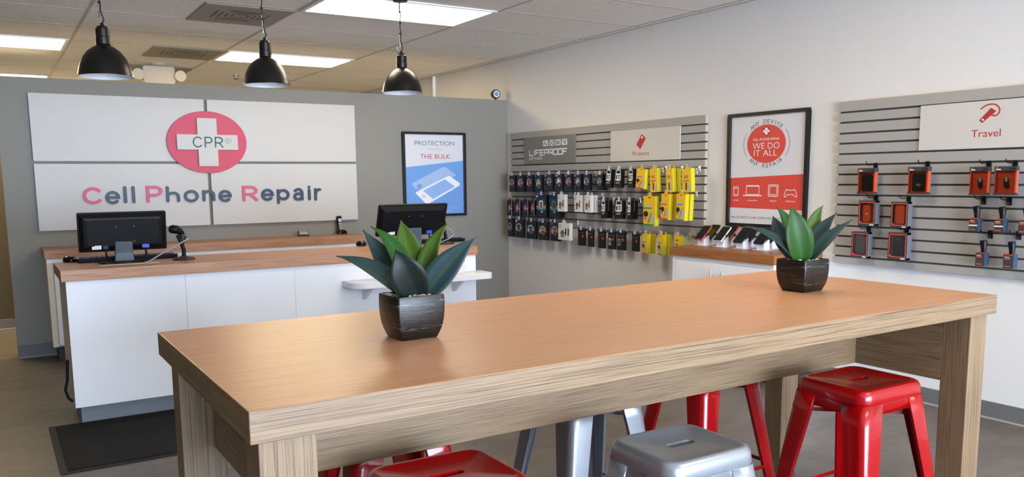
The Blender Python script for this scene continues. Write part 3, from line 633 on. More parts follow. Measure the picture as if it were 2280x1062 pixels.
# ------------------------------------------------------------------ sign on the grey wall
YS = YB-.035
S0, S3 = .328, 3.109; SM0, SM1 = 1.685, 1.713
Z0, Z1, Z2, Z3 = 1.047, 1.596, 1.618, 2.165
for nm, x0, x1, z0, z1 in (('upper left', S0, SM0, Z2, Z3), ('upper right', SM1, S3, Z2, Z3), ('lower left', S0, SM0, Z0, Z1), ('lower right', SM1, S3, Z0, Z1)):
    tag(MB().box((0, 0, 0), (x1-x0, .028, z1-z0), PANEL).build('sign_board', loc=(x0, YS, z0), bevel=.001), '%s white board of the four-panel sign on the grey wall' % nm, 'sign board', 'white boards of the wall sign')
lc = at(460, 316, Y=YS); la = at(371, 316, Y=YS-.02); lb = at(549, 316, Y=YS-.02); lt = at(459, 247.5, Y=YS-.02); lbt = at(464, 385.5, Y=YS-.02)
LRX, LRZ = (lb.x-la.x)/2, (lt.z-lbt.z)/2; LC = ((la.x+lb.x)/2, (lt.z+lbt.z)/2)
t = thing('logo_sign', 'round red sign with a white cross reading CPR', 'sign', (LC[0], YS, LC[1]))
MB().prism(circ(0, 0, LRX, LRZ, 72), -.02, -.0002, PHOTO_RED).build('disc', t, smooth=30, bevel=.002)
a1 = [at(*p, Y=YS-.04) for p in ((394, 317), (529.5, 317), (440, 262.5), (484.5, 370))]
cx0, cx1 = a1[0].x-LC[0], a1[1].x-LC[0]; cz1, cz0 = a1[2].z-LC[1], a1[3].z-LC[1]
b1 = [at(*p, Y=YS-.04) for p in ((441.5, 330), (485, 330), (420, 299), (420, 333))]
vx0, vx1, hz1, hz0 = b1[0].x-LC[0], b1[1].x-LC[0], b1[2].z-LC[1], b1[3].z-LC[1]
cross = [(vx0, cz0), (vx1, cz0), (vx1, hz0), (cx1, hz0), (cx1, hz1), (vx1, hz1), (vx1, cz1), (vx0, cz1), (vx0, hz1), (cx0, hz1), (cx0, hz0), (vx0, hz0)]
MB().prism(cross, -.042, -.020, PANEL).build('cross', t, bevel=.0015)
GREEN = mat('logo_green', '1f4a40', .5); GRY = mat('print_grey', '8a8a8a', .6)
def glyph(ch, w, h, xh):          # strokes of a rounded letter: width w, cap height h, x-height xh
    r = xh/2
    if ch == 'C': return [arc(w*.54, h/2, w*.54, h/2, 42, 318, 24)]
    if ch == 'P': return [[(0, 0), (0, h), (w*.55, h)] + arc(w*.55, h*.72, w*.45, h*.28, 90, -90, 12) + [(0, h*.44)]]
    if ch == 'R': return [[(0, 0), (0, h), (w*.52, h)] + arc(w*.52, h*.72, w*.45, h*.28, 90, -90, 12) + [(0, h*.44)], [(w*.52, h*.44), (w, 0)]]
    if ch == 'e': return [[(0.02*w, r), (w, r)] + arc(w/2, r, w/2, r, 0, 315, 24)]
    if ch == 'l': return [[(w/2, 0), (w/2, h*1.03)]]
    if ch == 'h': return [[(0, 0), (0, h*1.03)], [(0, xh*.55)] + arc(w/2, xh*.55, w/2, xh*.45, 180, 0, 14) + [(w, 0)]]
    if ch == 'o': return [arc(w/2, r, w/2, r, 0, 360, 30)]
    if ch == 'n': return [[(0, 0), (0, xh)], [(0, xh*.55)] + arc(w/2, xh*.55, w/2, xh*.45, 180, 0, 14) + [(w, 0)]]
    if ch == 'p': return [[(0, -h*.30), (0, xh)], arc(w/2, r, w/2, r, 0, 360, 28)]
    if ch == 'a': return [[(w*.08, xh*.86)] + arc(w*.5, xh*.62, w*.46, xh*.38, 125, 0, 12) + [(w*.96, 0)], [(w*.96, xh*.55), (w*.42, xh*.55)] + arc(w*.42, xh*.275, w*.42, xh*.275, 90, 270, 12) + [(w*.6, 0), (w*.96, xh*.2)]]
    if ch == 'i': return [[(w/2, 0), (w/2, xh)], [(w/2, xh*1.33), (w/2, xh*1.34)]]
    if ch == 'r': return [[(0, 0), (0, xh)], [(0, xh*.5)] + arc(w*.8, xh*.45, w*.8, xh*.52, 180, 82, 10)]
tm = MB()
c0 = at(428, 327, Y=YS-.043); c1 = at(496, 327, Y=YS-.043); ctop = at(445, 305.5, Y=YS-.043); zb_ = c0.z-LC[1]; hh_ = ctop.z-c0.z
WL = (c1.x-c0.x); x_ = c0.x-LC[0]+.012
for ch, wq in (('C', .27), ('P', .22), ('R', .24)):
    for st in glyph(ch, WL*wq, hh_, hh_*.7): tm.stroke([(x_+a_, zb_+b_) for a_, b_ in st], .0115, -.0445, -.042, GREEN)
    x_ += WL*(wq+.115)
rc = at(508, 313.5, Y=YS-.043); q = (rc.x-LC[0], rc.z-LC[1]); tm.stroke([(q[0]+a_, q[1]+b_) for a_, b_ in arc(0, 0, .026, .021, 0, 360, 20)], .004, -.0435, -.042, GRY); tm.text('R', q[0]-.011, q[1]-.011, q[0]+.011, q[1]+.011, -.0436, GRY)
tm.build('lettering', t)
letters = [('C', 372, 502, 650, 765), ('e', 522, 622, 675, 765), ('l', 645, 665, 645, 758), ('l', 700, 720, 645, 758), ('P', 798, 908, 640, 755), ('h', 930, 1022, 645, 752), ('o', 1048, 1148, 668, 752), ('n', 1172, 1258, 668, 745), ('e', 1280, 1368, 668, 750), ('R', 1440, 1545, 640, 745), ('e', 1565, 1650, 660, 742), ('p', 1670, 1755, 662, 772), ('a', 1780, 1850, 655, 740), ('i', 1878, 1895, 635, 738), ('r', 1920, 1970, 655, 740)]
lab = ['pink letter C at the start of the wall sign wording', 'navy letter e right after the pink C of the wall sign', 'navy letter l right after the first e of the wall sign', 'second navy letter l ending the first word of the wall sign', 'pink letter P starting the second word of the wall sign', 'navy letter h right after the pink P of the wall sign', 'navy letter o in the second word of the wall sign', 'navy letter n crossing the gap between the sign boards', 'navy letter e ending the second word of the wall sign', 'pink letter R starting the last word of the wall sign', 'navy letter e right after the pink R of the wall sign', 'navy letter p in the last word of the wall sign', 'navy letter a in the last word of the wall sign', 'navy letter i in the last word of the wall sign', 'navy letter r at the end of the wall sign wording']
SW = .026
zbase = at(60+640/3, 200+752/3, Y=YS).z; capz = at(60+850/3, 200+643/3, Y=YS).z-zbase; xhz = at(60+1098/3, 200+670/3, Y=YS).z-zbase
for (ch, x0, x1, y0, y1), lb_ in zip(letters, lab):
    yb = 200+752/3
    A = at(60+x0/3, yb-20, Y=YS-.012); B = at(60+x1/3, yb-20, Y=YS-.012)
    zb1 = at(60+(x0+x1)/6, 200+(y1 if ch != 'p' else 738)/3, Y=YS-.012).z
    hgt = at(60+(x0+x1)/6, 200+y0/3, Y=YS-.012).z-zb1
    if ch == 'i': hgt *= .76
    wd = max(.002, B.x-A.x-SW); m_ = MB(); m_.step = 2e-4
    for st in glyph(ch, wd, (hgt if ch in 'CPRlh' else capz)-SW, (hgt if ch in 'eonairp' else xhz)-SW): m_.stroke([(a_+SW/2, b_+SW/2) for a_, b_ in st], SW, -.014, -.0003, PINK if ch in 'CPR' else NAVY)
    tag(m_.build('sign_letter', loc=(A.x, YS, zb1)), lb_, 'letter', 'letters of the wall sign')

# ------------------------------------------------------------------ posters
def poster(name, label, loc, rz, W_, H_, draw):
    t = thing(name, label, 'poster', loc, rz); f_ = MB(); b_ = .030; bz = .026
    for lo, hi in (((0, 0), (W_, bz)), ((0, H_-bz), (W_, H_)), ((0, bz), (b_, H_-bz)), ((W_-b_, bz), (W_, H_-bz))): f_.box((lo[0], -.026, lo[1]), (hi[0], -.001, hi[1]), FRAME)
    f_.build('frame', t, bevel=.003)
    p_ = MB(); p_.box((b_-.004, -.010, bz-.004), (W_-b_+.004, -.002, H_-bz+.004), PAPERG); draw(p_, W_, H_, -.0104); p_.build('print', t)
    return t
PAPERG = mat('poster_paper', 'd6d6da', .35); BLUEP = mat('print_blue', '6f9fdc', .4); BLUEL = mat('print_pale_blue', 'a2bbe0', .4); BLUEM = mat('print_mid_blue', '8fb2e4', .4); WHT = mat('print_white', 'eceef0', .4); TGREY = mat('print_text_grey', '6c6f76', .5); TDARK = mat('print_text_dark', '3a3c42', .5); TRED = mat('print_text_red', 'b8404a', .5); CORAL = mat('print_coral', 'd5483c', .4)
def draw1(p, W, Hh, y):
    X = lambda u: (u-72)/698*W                 # from the poster's own measured layout
    Z = lambda v: Hh-(v-72)/895*Hh
    q = lambda pts: [(X(a_), Z(b_)) for a_, b_ in pts]
    p.poly(q([(100, 945), (748, 945), (748, 372), (100, 442)]), y, BLUEP)
    p.text('PROTECTION', X(205), Z(212), X(645), Z(166), y, TGREY); p.text('WITHOUT', X(355), Z(262), X(500), Z(243), y, mat('print_text_pale', 'a8aab2', .5)); p.text('THE BULK', X(265), Z(352), X(595), Z(305), y, TRED)
    p.poly(q([(160, 615), (510, 440), (535, 440), (655, 520), (650, 535), (300, 690), (205, 670)]), y-.0002, BLUEL)
    p.poly([(X(248)+.028*math.cos(k*.3927), Z(645)+.028*math.sin(k*.3927)) for k in range(16)], y-.0004, BLUEP)
    p.poly(q([(205, 715), (215, 700), (560, 540), (585, 535), (700, 615), (698, 640), (340, 832), (310, 822)]), y-.0006, WHT)
    p.poly(q([(285, 690), (530, 570), (645, 650), (395, 780)]), y-.0008, BLUEM)
    p.poly([(X(290)+.026*math.cos(k*.3927), Z(750)+.018*math.sin(k*.3927)) for k in range(16)], y-.0008, mat('print_shadow', 'd2d6dc', .4))
    p.text('SECURITY', X(562), Z(890), X(705), Z(868), y-.0002, BLUEL); p.text('ERS', X(548), Z(920), X(595), Z(900), y-.0002, BLUEL)
a1, a2 = at(895, 292.4, Y=YB-.02), at(1039.3, 479.3, Y=YB-.02)
poster('poster', 'black-framed poster PROTECTION WITHOUT THE BULK on the grey wall', (a1.x, YB, a2.z), 0, a2.x-a1.x, a1.z-a2.z, draw1)
def ringtext(p, s_, cx, cz, rx, rz_, a0, a1_, size, y, mt, flip=False):
    n_ = len(s_)
    for i, ch in enumerate(s_):
        if ch == ' ': continue
        a_ = math.radians(a0+(a1_-a0)*(i+.5)/n_); vs, fs = glyphs(ch)
        xs = [v[0] for v in vs]; zs = [v[1] for v in vs]; mxx = (min(xs)+max(xs))/2; k = size/(max(zs)-min(zs)); rot = a_-math.pi/2 if not flip else a_+math.pi/2
        px_, pz_ = cx+rx*math.cos(a_), cz+rz_*math.sin(a_)
        p.add([(px_+((v[0]-mxx)*k*1.12)*math.cos(rot)-(v[1]-min(zs)-(0 if not flip else 0))*k*math.sin(rot), y, pz_+((v[0]-mxx)*k*1.12)*math.sin(rot)+(v[1]-min(zs))*k*math.cos(rot)) for v in vs], fs, mt)
def draw2(p, W, Hh, y):
    # fractions of the poster measured on its face
    X = lambda u: u*W
    Z = lambda v: (1-v)*Hh
    cx, cz = X(.49), Z(.275); R_ = .24*W; RZ = .165*Hh
    p.poly(circ(cx, cz, R_, RZ, 64), y, CORAL)
    ringtext(p, 'ANY DEVICE', cx, cz, R_*1.05, RZ*1.05, 137, 43, .030, y, TDARK)
    ringtext(p, 'ANY REPAIR', cx, cz, R_*1.22, RZ*1.24, 223, 317, .030, y, TDARK, True)
    for a0, a1_ in ((150, 212), (-33, 36)): p.stroke(arc(cx, cz, R_*1.19, RZ*1.19, a0, a1_, 14), .0045, y, None, TGREY, rnd=False)
    lz = Z(.168); p.poly(circ(cx, lz, .040, .032, 32), y-.0002, mat('print_dark_red', 'b02c34', .4))
    for x0, z0, x1, z1 in ((-.012, -.024, .012, .024), (-.03, -.009, .03, .009)): p.poly([(cx+x0, lz+z0), (cx+x1, lz+z0), (cx+x1, lz+z1), (cx+x0, lz+z1)], y-.0004-(.0001 if x0 < -.02 else 0), WHT)
    p.text('CPR', cx-.017, lz-.005, cx+.017, lz+.005, y-.0007, TGREY)
    p.text('CELL PHONE REPAIR', cx-.125, Z(.246), cx+.122, Z(.226), y-.0003, WHT)
    p.text('WE DO', cx-.125, Z(.318), cx+.125, Z(.266), y-.0003, WHT, bold=-.012); p.text('IT ALL', cx-.112, Z(.379), cx+.105, Z(.328), y-.0003, WHT, bold=-.012)
    p.poly([(X(.035), Z(.832)), (X(.965), Z(.841)), (X(.965), Z(.538)), (X(.035), Z(.567))], y, CORAL)
    LW = .0045; yy = y-.0003
    def rect(u0, v0, u1, v1): q = rrect(X(u0), Z(v1), X(u1), Z(v0), .006, 2); p.stroke(q+[q[0]], LW, yy, None, WHT)
    rect(.087, .645, .149, .725); p.stroke([(X(.09), Z(.66)), (X(.146), Z(.66))], LW*.8, yy, None, WHT); p.stroke([(X(.09), Z(.712)), (X(.146), Z(.712))], LW*.8, yy, None, WHT)
    rect(.256, .634, .42, .712); p.stroke([(X(.218), Z(.722)), (X(.452), Z(.722))], LW*1.7, yy, None, WHT); p.stroke([(X(.262), Z(.64)), (X(.414), Z(.64))], LW, yy, None, WHT)
    rect(.537, .628, .656, .726); rect(.552, .64, .641, .713)
    gp = [(.755, .667), (.78, .672), (.83, .672), (.855, .667), (.87, .69), (.88, .718), (.872, .73), (.858, .726), (.84, .708), (.77, .708), (.752, .726), (.738, .73), (.73, .718), (.74, .69)]
    gp = [(X(a_), Z(b_)) for a_, b_ in gp]; p.stroke(gp+[gp[0]], LW, yy, None, WHT)
    for s1, u0, u1 in (('PHONES', .082, .155), ('COMPUTERS', .275, .395), ('TABLETS', .552, .64), ('CONSOLES', .75, .865)): p.text(s1, X(u0), Z(.772), X(u1), Z(.760), yy, WHT)
    p.text('ASK US ABOUT OUR COMPUTER SERVICES', X(.055), Z(.926), X(.74), Z(.908), y, TDARK)
a1, a2 = at(1621.5, 255.3, X=XR-.02), at(1803, 238.7, X=XR-.02); zb2 = at(1615.5, 502.4, X=XR-.02).z; zt2 = (a1.z+a2.z)/2
poster('poster', 'black-framed poster WE DO IT ALL on the right wall', (XR, a1.y, zb2), RIGHT, a1.y-a2.y, zt2-zb2, draw2)

# ------------------------------------------------------------------ slatwalls
def slatwall(label, y_far, y_near, z0, z1, grooves):
    t = thing('slatwall', label, 'slatwall', (XR, y_far, 0), RIGHT); L_ = y_far-y_near; m_ = MB(); Tk = .032
    m_.box((0, -.012, z0), (L_, -.001, z1), SLATD)
    ed = [z1]+grooves+[z0]; gw = .0062; eb = MB()
    for i in range(len(ed)-1):
        top = ed[i]-(gw if i else 0); bot = ed[i+1]+(gw if i < len(ed)-2 else 0)
        m_.box((0, -Tk, bot), (L_, -.012, top), SLATM); eb.box((-.003, -Tk, bot), (-.0002, -.001, top), ENDEDGE).box((L_+.0002, -Tk, bot), (L_+.002, -.001, top), ENDEDGE)
    m_.build('panel', t)
    eb.box((0, -Tk, z1+.0002), (L_, -.001, z1+.003), RAWEDGE).build('edge_band', t)
    return t
ZG = [1.851, 1.784, 1.7125, 1.646, 1.577, 1.505, 1.441, 1.373, 1.304, 1.239, 1.168, 1.098, 1.028]
slatwall('long grey slatwall hung with small phone cases, next to the grey wall', 7.745, 4.825, .955, 1.920, ZG)
slatwall('grey slatwall with orange boxed accessories, cut by the right photo edge', 3.598, .70, .845, 1.920, ZG[:]+[.959, .893])
XS = XR-.032
def board(name, label, px0, py0, px1, py1, pzb, mt, draw, t_=.006):
    A, B = at(px0, py0, X=XS-.01), at(px1, py1, X=XS-.01); zb = at(px0, pzb, X=XS-.01).z; zt = A.z
    t = thing(name, label, 'sign', (XS-.001, A.y, zb), RIGHT); W_, H_ = A.y-B.y, zt-zb
    MB().box((0, -t_-.004, 0), (W_, -.001, H_), mt).build('board', t, bevel=.0008)
    p_ = MB(); draw(p_, W_, H_, -t_-.0046); p_.build('lettering', t); return t
LPG = mat('lifeproof_grey', '7c7d74', .5); SRED = mat('slat_sign_red', 'b3261f', .5)
def drawL(p, W, Hh, y):
    X = lambda u: u*W; Z = lambda v: (1-v)*Hh
    for k in range(4):
        x0 = .39+k*.122; p.poly(rrect(X(x0), Z(.36), X(x0+.098), Z(.15), .008, 2), y, WHT)
    for k, sh in enumerate(([(.45, .35), (.25, .6), (.65, .7)], [(.5, .5), (.2, .25), (.8, .3), (.25, .75), (.7, .75)], [(.3, .3), (.7, .3), (.5, .5), (.3, .7), (.7, .7)], [(.3, .3), (.5, .55), (.75, .3), (.6, .75)])):
        for a_, b_ in sh: p.poly(rrect(X(.39+k*.122+.098*a_)-.011, Z(.15+.21*b_)-.009, X(.39+k*.122+.098*a_)+.011, Z(.15+.21*b_)+.009, .004, 2), y-.0004, LPG)
    x = .115; cw = .072; gl_ = {'L': [[(0, 1), (0, 0), (1, 0)]], 'I': [[(.5, 0), (.5, 1)]], 'F': [[(0, 0), (0, 1), (1, 1)], [(0, .5), (.8, .5)]], 'E': [[(1, 1), (0, 1), (0, 0), (1, 0)], [(0, .5), (.9, .5)]], 'P': [[(0, 0), (0, 1), (1, 1), (1, .45), (0, .45)]], 'R': [[(0, 0), (0, 1), (1, 1), (1, .45), (0, .45)], [(.5, .45), (1, 0)]], 'O': [[(0, 0), (0, 1), (1, 1), (1, 0), (0, 0)]]}
    for ch in 'LIFEPROOF':
        wl = cw*.25 if ch == 'I' else cw
        for st in gl_[ch]: p.stroke([(X(x+a_*wl), Z(.68)+b_*Hh*.19) for a_, b_ in st], .0125, y, None, WHT, rnd=False)
        x += wl+.018
    p.text("LET'S GO!", X(.115), Z(.84), X(.37), Z(.75), y, WHT, bold=.01)
def drawP(p, W, Hh, y):
    X = lambda u: u*W; Z = lambda v: (1-v)*Hh
    M2 = Matrix.Translation((X(.465), 0, Z(.40))) @ Matrix.Rotation(math.radians(38), 4, 'Y')
    p.poly(rrect(-.034, -.058, .034, .058, .008), y, SRED, M2); p.poly(rrect(-.020, .026, -.002, .046, .004, 2), y-.0004, WHT, M2)
    p.text('Protect', X(.345), Z(.835), X(.585), Z(.705), y, SRED)
def drawT(p, W, Hh, y):
    X = lambda u: (u-2049)/(2280-2049)*.60; Z = lambda v: Hh-(v-238)/(334-238)*Hh
    c_ = lambda pts: [(X(1980+a_/6.637), Z(190+b_/6.637)+.0) for a_, b_ in pts]
    off = 1.0
    p.poly(c_([(1378, 578), (1540, 420), (1620, 468), (1425, 615)]), y, SRED)
    p.poly(circ(*c_([(1432, 573)])[0], .006, .006, 12), y-.0004, WHT)
    p.stroke(c_([(1395, 425), (1440, 395), (1490, 375), (1540, 370), (1595, 378), (1640, 405), (1665, 445), (1660, 490), (1630, 522), (1590, 528), (1560, 515)]), .008, y, None, SRED)
    q = c_([(1275, 805), (1700, 705)])
    p.text('Travel', q[0][0], Z(190+805/6.637), q[1][0], Z(190+705/6.637), y, SRED)
board('brand_sign', 'dark grey LIFEPROOF sign on the far slatwall', 1167, 307.6, 1281, 300, 366, LPG, drawL)
board('category_sign', 'white Protect sign with a red phone case picture on the far slatwall', 1359.6, 292.5, 1515, 280, 360, PANEL, drawP)
board('category_sign', 'white Travel sign with a red earpiece picture on the near slatwall', 2050.5, 236, 2392, 211, 335, PANEL, drawT)

# ------------------------------------------------------------------ goods on the far slatwall
BOX = mat('carton_black', '0f1012', .4); BOXB = mat('carton_navy_black', '10151d', .4); YEL = mat('carton_yellow', 'e8b90e', .42); YELS = mat('carton_lime_side', 'd8cc1a', .45); CWHT = mat('carton_white', 'dcd9d0', .45)
TEAL = mat('print_teal', '4a8a98', .4); TEALD = mat('print_dark_teal', '1f3e4a', .4); ORNG = mat('print_orange', 'd8792c', .4); PKD = mat('print_pink', 'c83a78', .4); RDD = mat('print_dot_red', 'b82030', .4); BLD = mat('print_dot_blue', '3a4698', .4); PUR = mat('print_purple', '7a4a88', .4); SKY = mat('print_sky', '9ac4d8', .4); GRN = mat('print_green', '2f8a3c', .4); BRN = mat('print_brown', '6a4a34', .4); LGY = mat('print_light_grey', 'b0b4b8', .4)
def hook(label, loc, L_, tagged, dark=False, group='hooks on the far slatwall'):
    mt = BLACKP if dark else CHROME
    t = thing('display_hook', label, 'hook', loc, RIGHT, group)
    MB().box((-.014, -.008, -.035), (.014, -.0005, .012), mt).build('bracket', t, bevel=.002)
    MB().tube([(0, -.006, 0), (0, -L_*.8, -.002), (0, -L_, .008), (0, -L_-.006, .02)], .0028, mt, 6).build('prong', t, smooth=60)
    if tagged:
        MB().tube([(0, -.006, .008), (0, -L_*.9, .012)], .002, mt, 6).box((-.014, -L_*.9-.004, -.018), (.014, -L_*.9-.002, .02), mat('tag_clear', 'c6d2e0', .2)).build('price_tag_arm', t)
    return t
def face_black(p, w, h, y, dot, accent):
    X = lambda u: (u-.5)*w; Z = lambda v: -v*h
    if dot: p.poly(circ(X(.17), Z(.10), w*.09, w*.09, 12), y, dot)
    p.poly(rrect(X(.5), Z(.13), X(.85), Z(.09), .002, 2), y, TEALD)
    p.poly(circ(X(.45), Z(.44), w*.30, h*.20, 20), y, TEALD); p.stroke(arc(X(.45), Z(.44), w*.3, h*.19, 10, 190, 12), w*.07, y-.0003, None, SKY)
    p.poly(circ(X(.42), Z(.42), w*.17, h*.10, 14), y-.0004, accent); p.poly(rrect(X(.58), Z(.56), X(.84), Z(.40), .008, 2), y-.0005, ORNG); p.poly(rrect(X(.10), Z(.60), X(.32), Z(.44), .006, 2), y-.0005, LGY)
    p.poly(rrect(X(.2), Z(.66), X(.7), Z(.60), .006, 2), y-.0006, TEAL); p.poly([(X(.45), Z(.72)), (X(.68), Z(.67)), (X(.70), Z(.70)), (X(.47), Z(.75))], y-.0006, accent)
def face_small(p, w, h, y, dot, accent):
    X = lambda u: (u-.5)*w; Z = lambda v: -v*h
    p.poly([(X(.25), Z(.45)), (X(.6), Z(.15)), (X(.75), Z(.3)), (X(.6), Z(.75)), (X(.3), Z(.8))], y, accent); p.poly(rrect(X(.35), Z(.62), X(.6), Z(.35), .006, 2), y-.0003, mat('print_tan', 'b8a880', .4)); p.poly(circ(X(.78), Z(.55), w*.12, w*.12, 10), y-.0004, ORNG); p.poly(rrect(X(.9), Z(.98), X(.99), Z(.02), .001, 1), y-.0004, LGY)
def face_large(p, w, h, y, dot, accent):
    X = lambda u: (u-.5)*w; Z = lambda v: -v*h
    p.poly([(X(.05), Z(.62)), (X(.2), Z(.2)), (X(.8), Z(.2)), (X(.95), Z(.62))], y, TEALD); p.poly(rrect(X(.02), Z(.12), X(.16), Z(.05), .002, 1), y-.0002, WHT) if dot else None
    M2 = Matrix.Translation((X(.48), 0, Z(.44))) @ Matrix.Rotation(math.radians(-6), 4, 'Y')
    p.poly(rrect(-w*.2, -h*.17, w*.2, h*.17, .01, 2), y-.0003, WHT if dot else TEAL, M2)
    for k in range(3): p.poly(rrect(-w*.13, h*(.04-.09*k), w*.13, h*(.11-.09*k), .002, 1), y-.0005, BOX, M2)
    p.poly(circ(X(.14), Z(.55), w*.1, w*.1, 10), y-.0005, ORNG); p.poly(circ(X(.85), Z(.55), w*.1, w*.12, 10), y-.0005, ORNG); p.poly(rrect(X(.1), Z(.68), X(.9), Z(.60), .01, 2), y-.0006, TEAL); p.poly([(X(.4), Z(.72)), (X(.7), Z(.72)), (X(.55), Z(.82))], y-.0006, SKY)
def face_white(p, w, h, y, dot, accent):
    X = lambda u: (u-.5)*w; Z = lambda v: -v*h
    p.poly(rrect(X(.06), Z(.30), X(.3), Z(.06), .004, 1), y, SKY); p.poly(circ(X(.36), Z(.6), w*.2, h*.14, 14), y, TEAL); p.poly(rrect(X(.28), Z(.66), X(.46), Z(.42), .006, 2), y-.0003, BRN); p.poly(circ(X(.6), Z(.58), w*.1, h*.09, 10), y-.0003, ORNG); p.poly(rrect(X(.2), Z(.84), X(.55), Z(.72), .006, 2), y-.0004, TEAL)
    for u in ((.76,) if not dot else (.66, .88)): p.poly(rrect(X(u-.055), Z(.74), X(u+.055), Z(.3), w*.05, 4), y-.0006, BOX)
def face_bw(p, w, h, y, dot, accent):
    X = lambda u: (u-.5)*w; Z = lambda v: -v*h
    p.poly([(X(.2), Z(.03)), (X(.85), Z(.03)), (X(.88), Z(.56)), (X(.7), Z(.64)), (X(.12), Z(.60))], y, WHT); p.poly(rrect(X(.26), Z(.23), X(.8), Z(.06), .003, 1), y-.0003, BOX); p.poly(rrect(X(.2), Z(.55), X(.38), Z(.3), .006, 2), y-.0003, DARKG); p.poly(rrect(X(.45), Z(.38), X(.8), Z(.30), .004, 1), y-.0003, TGREY); p.poly(rrect(X(.45), Z(.48), X(.8), Z(.42), .004, 1), y-.0003, TGREY); p.stroke(arc(X(.66), Z(.55), w*.1, w*.1, 0, 360, 12), .004, y-.0003, None, TGREY)
    p.poly(rrect(X(.2), Z(.76), X(.72), Z(.71), .002, 1), y, LGY)
def face_slim(p, w, h, y, dot, accent):
    X = lambda u: (u-.5)*w; Z = lambda v: -v*h
    p.poly(circ(X(.7), Z(.43), w*.13, w*.13, 14), y, mat('print_bright_red', 'e0402c', .4)); p.poly(rrect(X(.1), Z(.3), X(.4), Z(.2), .002, 1), y, mat('print_deep_red', '6a1c1a', .4)); p.poly(rrect(X(.45), Z(.25), X(.85), Z(.22), .001, 1), y, TGREY)
    p.poly(rrect(X(.1), Z(.76), X(.42), Z(.4), .006, 2), y, accent or DARKG); p.poly(rrect(X(.15), Z(.71), X(.37), Z(.45), .002, 1), y-.0003, TEALD if accent else BOX)
def face_yellow(p, w, h, y, dot, accent):
    X = lambda u: (u-.5)*w; Z = lambda v: -v*h
    p.poly(rrect(X(.38), Z(.06), X(.62), Z(.03), .003, 2), y, BOX); p.text('dc', X(.10), Z(.19), X(.24), Z(.14), y, BRN)
    p.poly([(X(.02), Z(.33)), (X(.78), Z(.33)), (X(.74), Z(.38)), (X(.02), Z(.38))], y, LGY); p.poly([(X(.02), Z(.38)), (X(.74), Z(.38)), (X(.66), Z(.43)), (X(.02), Z(.43))], y, accent)
    p.poly(circ(X(.22), Z(.60), w*.20, h*.10, 14), y-.0003, BOX if accent is not SKY else WHT); p.poly(circ(X(.16), Z(.75), w*.13, h*.06, 12), y-.0003, mat('print_rose', 'c87a6a', .4))
    p.poly([(X(.38), Z(.90)), (X(.62), Z(.56)), (X(.70), Z(.56)), (X(.48), Z(.90))], y-.0002, accent); p.poly([(X(.50), Z(.88)), (X(.72), Z(.58)), (X(.95), Z(.58)), (X(.92), Z(.88))], y-.0003, LGY)
    p.poly([(X(0), Z(1)), (X(.88), Z(1)), (X(.88), Z(.94)), (X(0), Z(.94))], y-.0004, accent)
def face_lime(p, w, h, y, dot, accent):
    X = lambda u: (u-.5)*w; Z = lambda v: -v*h
    p.poly([(X(0), Z(.155)), (X(1), Z(.155)), (X(1), Z(.135)), (X(0), Z(.135))], y, LGY)
    for k in range(3): p.poly(rrect(X(.2), Z(.32+k*.045), X(.66), Z(.295+k*.045), .002, 1), y, BRN)
    p.poly([(X(.1), Z(.50)), (X(.8), Z(.50)), (X(.72), Z(.54)), (X(.1), Z(.54))], y, accent)
    p.poly(rrect(X(.36), Z(.92), X(.52), Z(.58), .008, 2), y-.0003, DARKG); p.poly(rrect(X(.58), Z(.93), X(.92), Z(.66), .003, 1), y-.0002, LGY)
KIND = {  # face, carton, side, thickness, stand-off
    'black': (face_black, BOX, BOX, .028, .13), 'small': (face_small, BOX, BOX, .022, .13), 'large': (face_large, BOXB, BOX, .035, .15), 'white': (face_white, CWHT, CWHT, .035, .20),
    'bw': (face_bw, BOX, BOX, .035, .16), 'slim': (face_slim, BOX, BOX, .018, .10), 'yellow': (face_yellow, YEL, YELS, .040, .20), 'lime': (face_lime, YEL, YELS, .040, .18)}
ORD = ['first', 'second', 'third', 'fourth', 'fifth', 'sixth', 'seventh', 'eighth', 'ninth', 'tenth']
def goods(kind, row, ordn, x0, y0, x1, y1, n_=1, dot=None, accent=None, lean=0, desc=None):
    fc, cm, sm, tk, d = KIND[kind]
    tot = n_*tk+(n_-1)*.012
    A = at(x0, y0, X=XR-d); B = at(x1, (y0+y1)/2, X=XR-d+tot); C_ = at((x0+x1)/2, y1, X=XR-d)
    w_ = max(.05, A.y-B.y); zt = at((x0+x1)/2, y0, X=XR-d).z; h_ = zt-C_.z; yc = (A.y+B.y)/2
    for k in range(n_):
        m_ = MB(); m_.box((-w_/2, 0, -h_), (w_/2, tk, 0), cm)
        for i_ in range(6):
            pass
        # side faces in the side colour
        if sm is not cm: m_.mi[3+2] = m_.m(sm)
        fc(m_, w_, h_, -.0006, dot, accent)
        lb = desc
        if k: lb = desc.replace(' box', ' box behind', 1) if False else 'carton hanging behind the '+desc
        o = m_.build('accessory_box', loc=(XR-d+k*(tk+.012), yc, zt), rz=RIGHT); o.rotation_euler = (0, lean, RIGHT) if lean else (0, 0, RIGHT)
        tag(o, lb, 'box', 'phone accessory boxes on the far slatwall')
        tb_ = MB().prism([(-w_*.16, 0), (w_*.16, 0), (w_*.16, .016), (w_*.08, .024), (-w_*.08, .024), (-w_*.16, .016)], .001, .0025, cm)
        tb_.build('hang_tab', o)
    hook('wire hook for the '+desc, (XR-.032, yc, zt+.010), d-.032+.01, kind not in ('small',), group='hooks on the far slatwall')
T1 = 'top row'; T2 = 'middle row'; T3 = 'bottom row'
def nm(i, what, row): return '%s %s from the left in the slatwall %s' % (ORD[i], what, row)
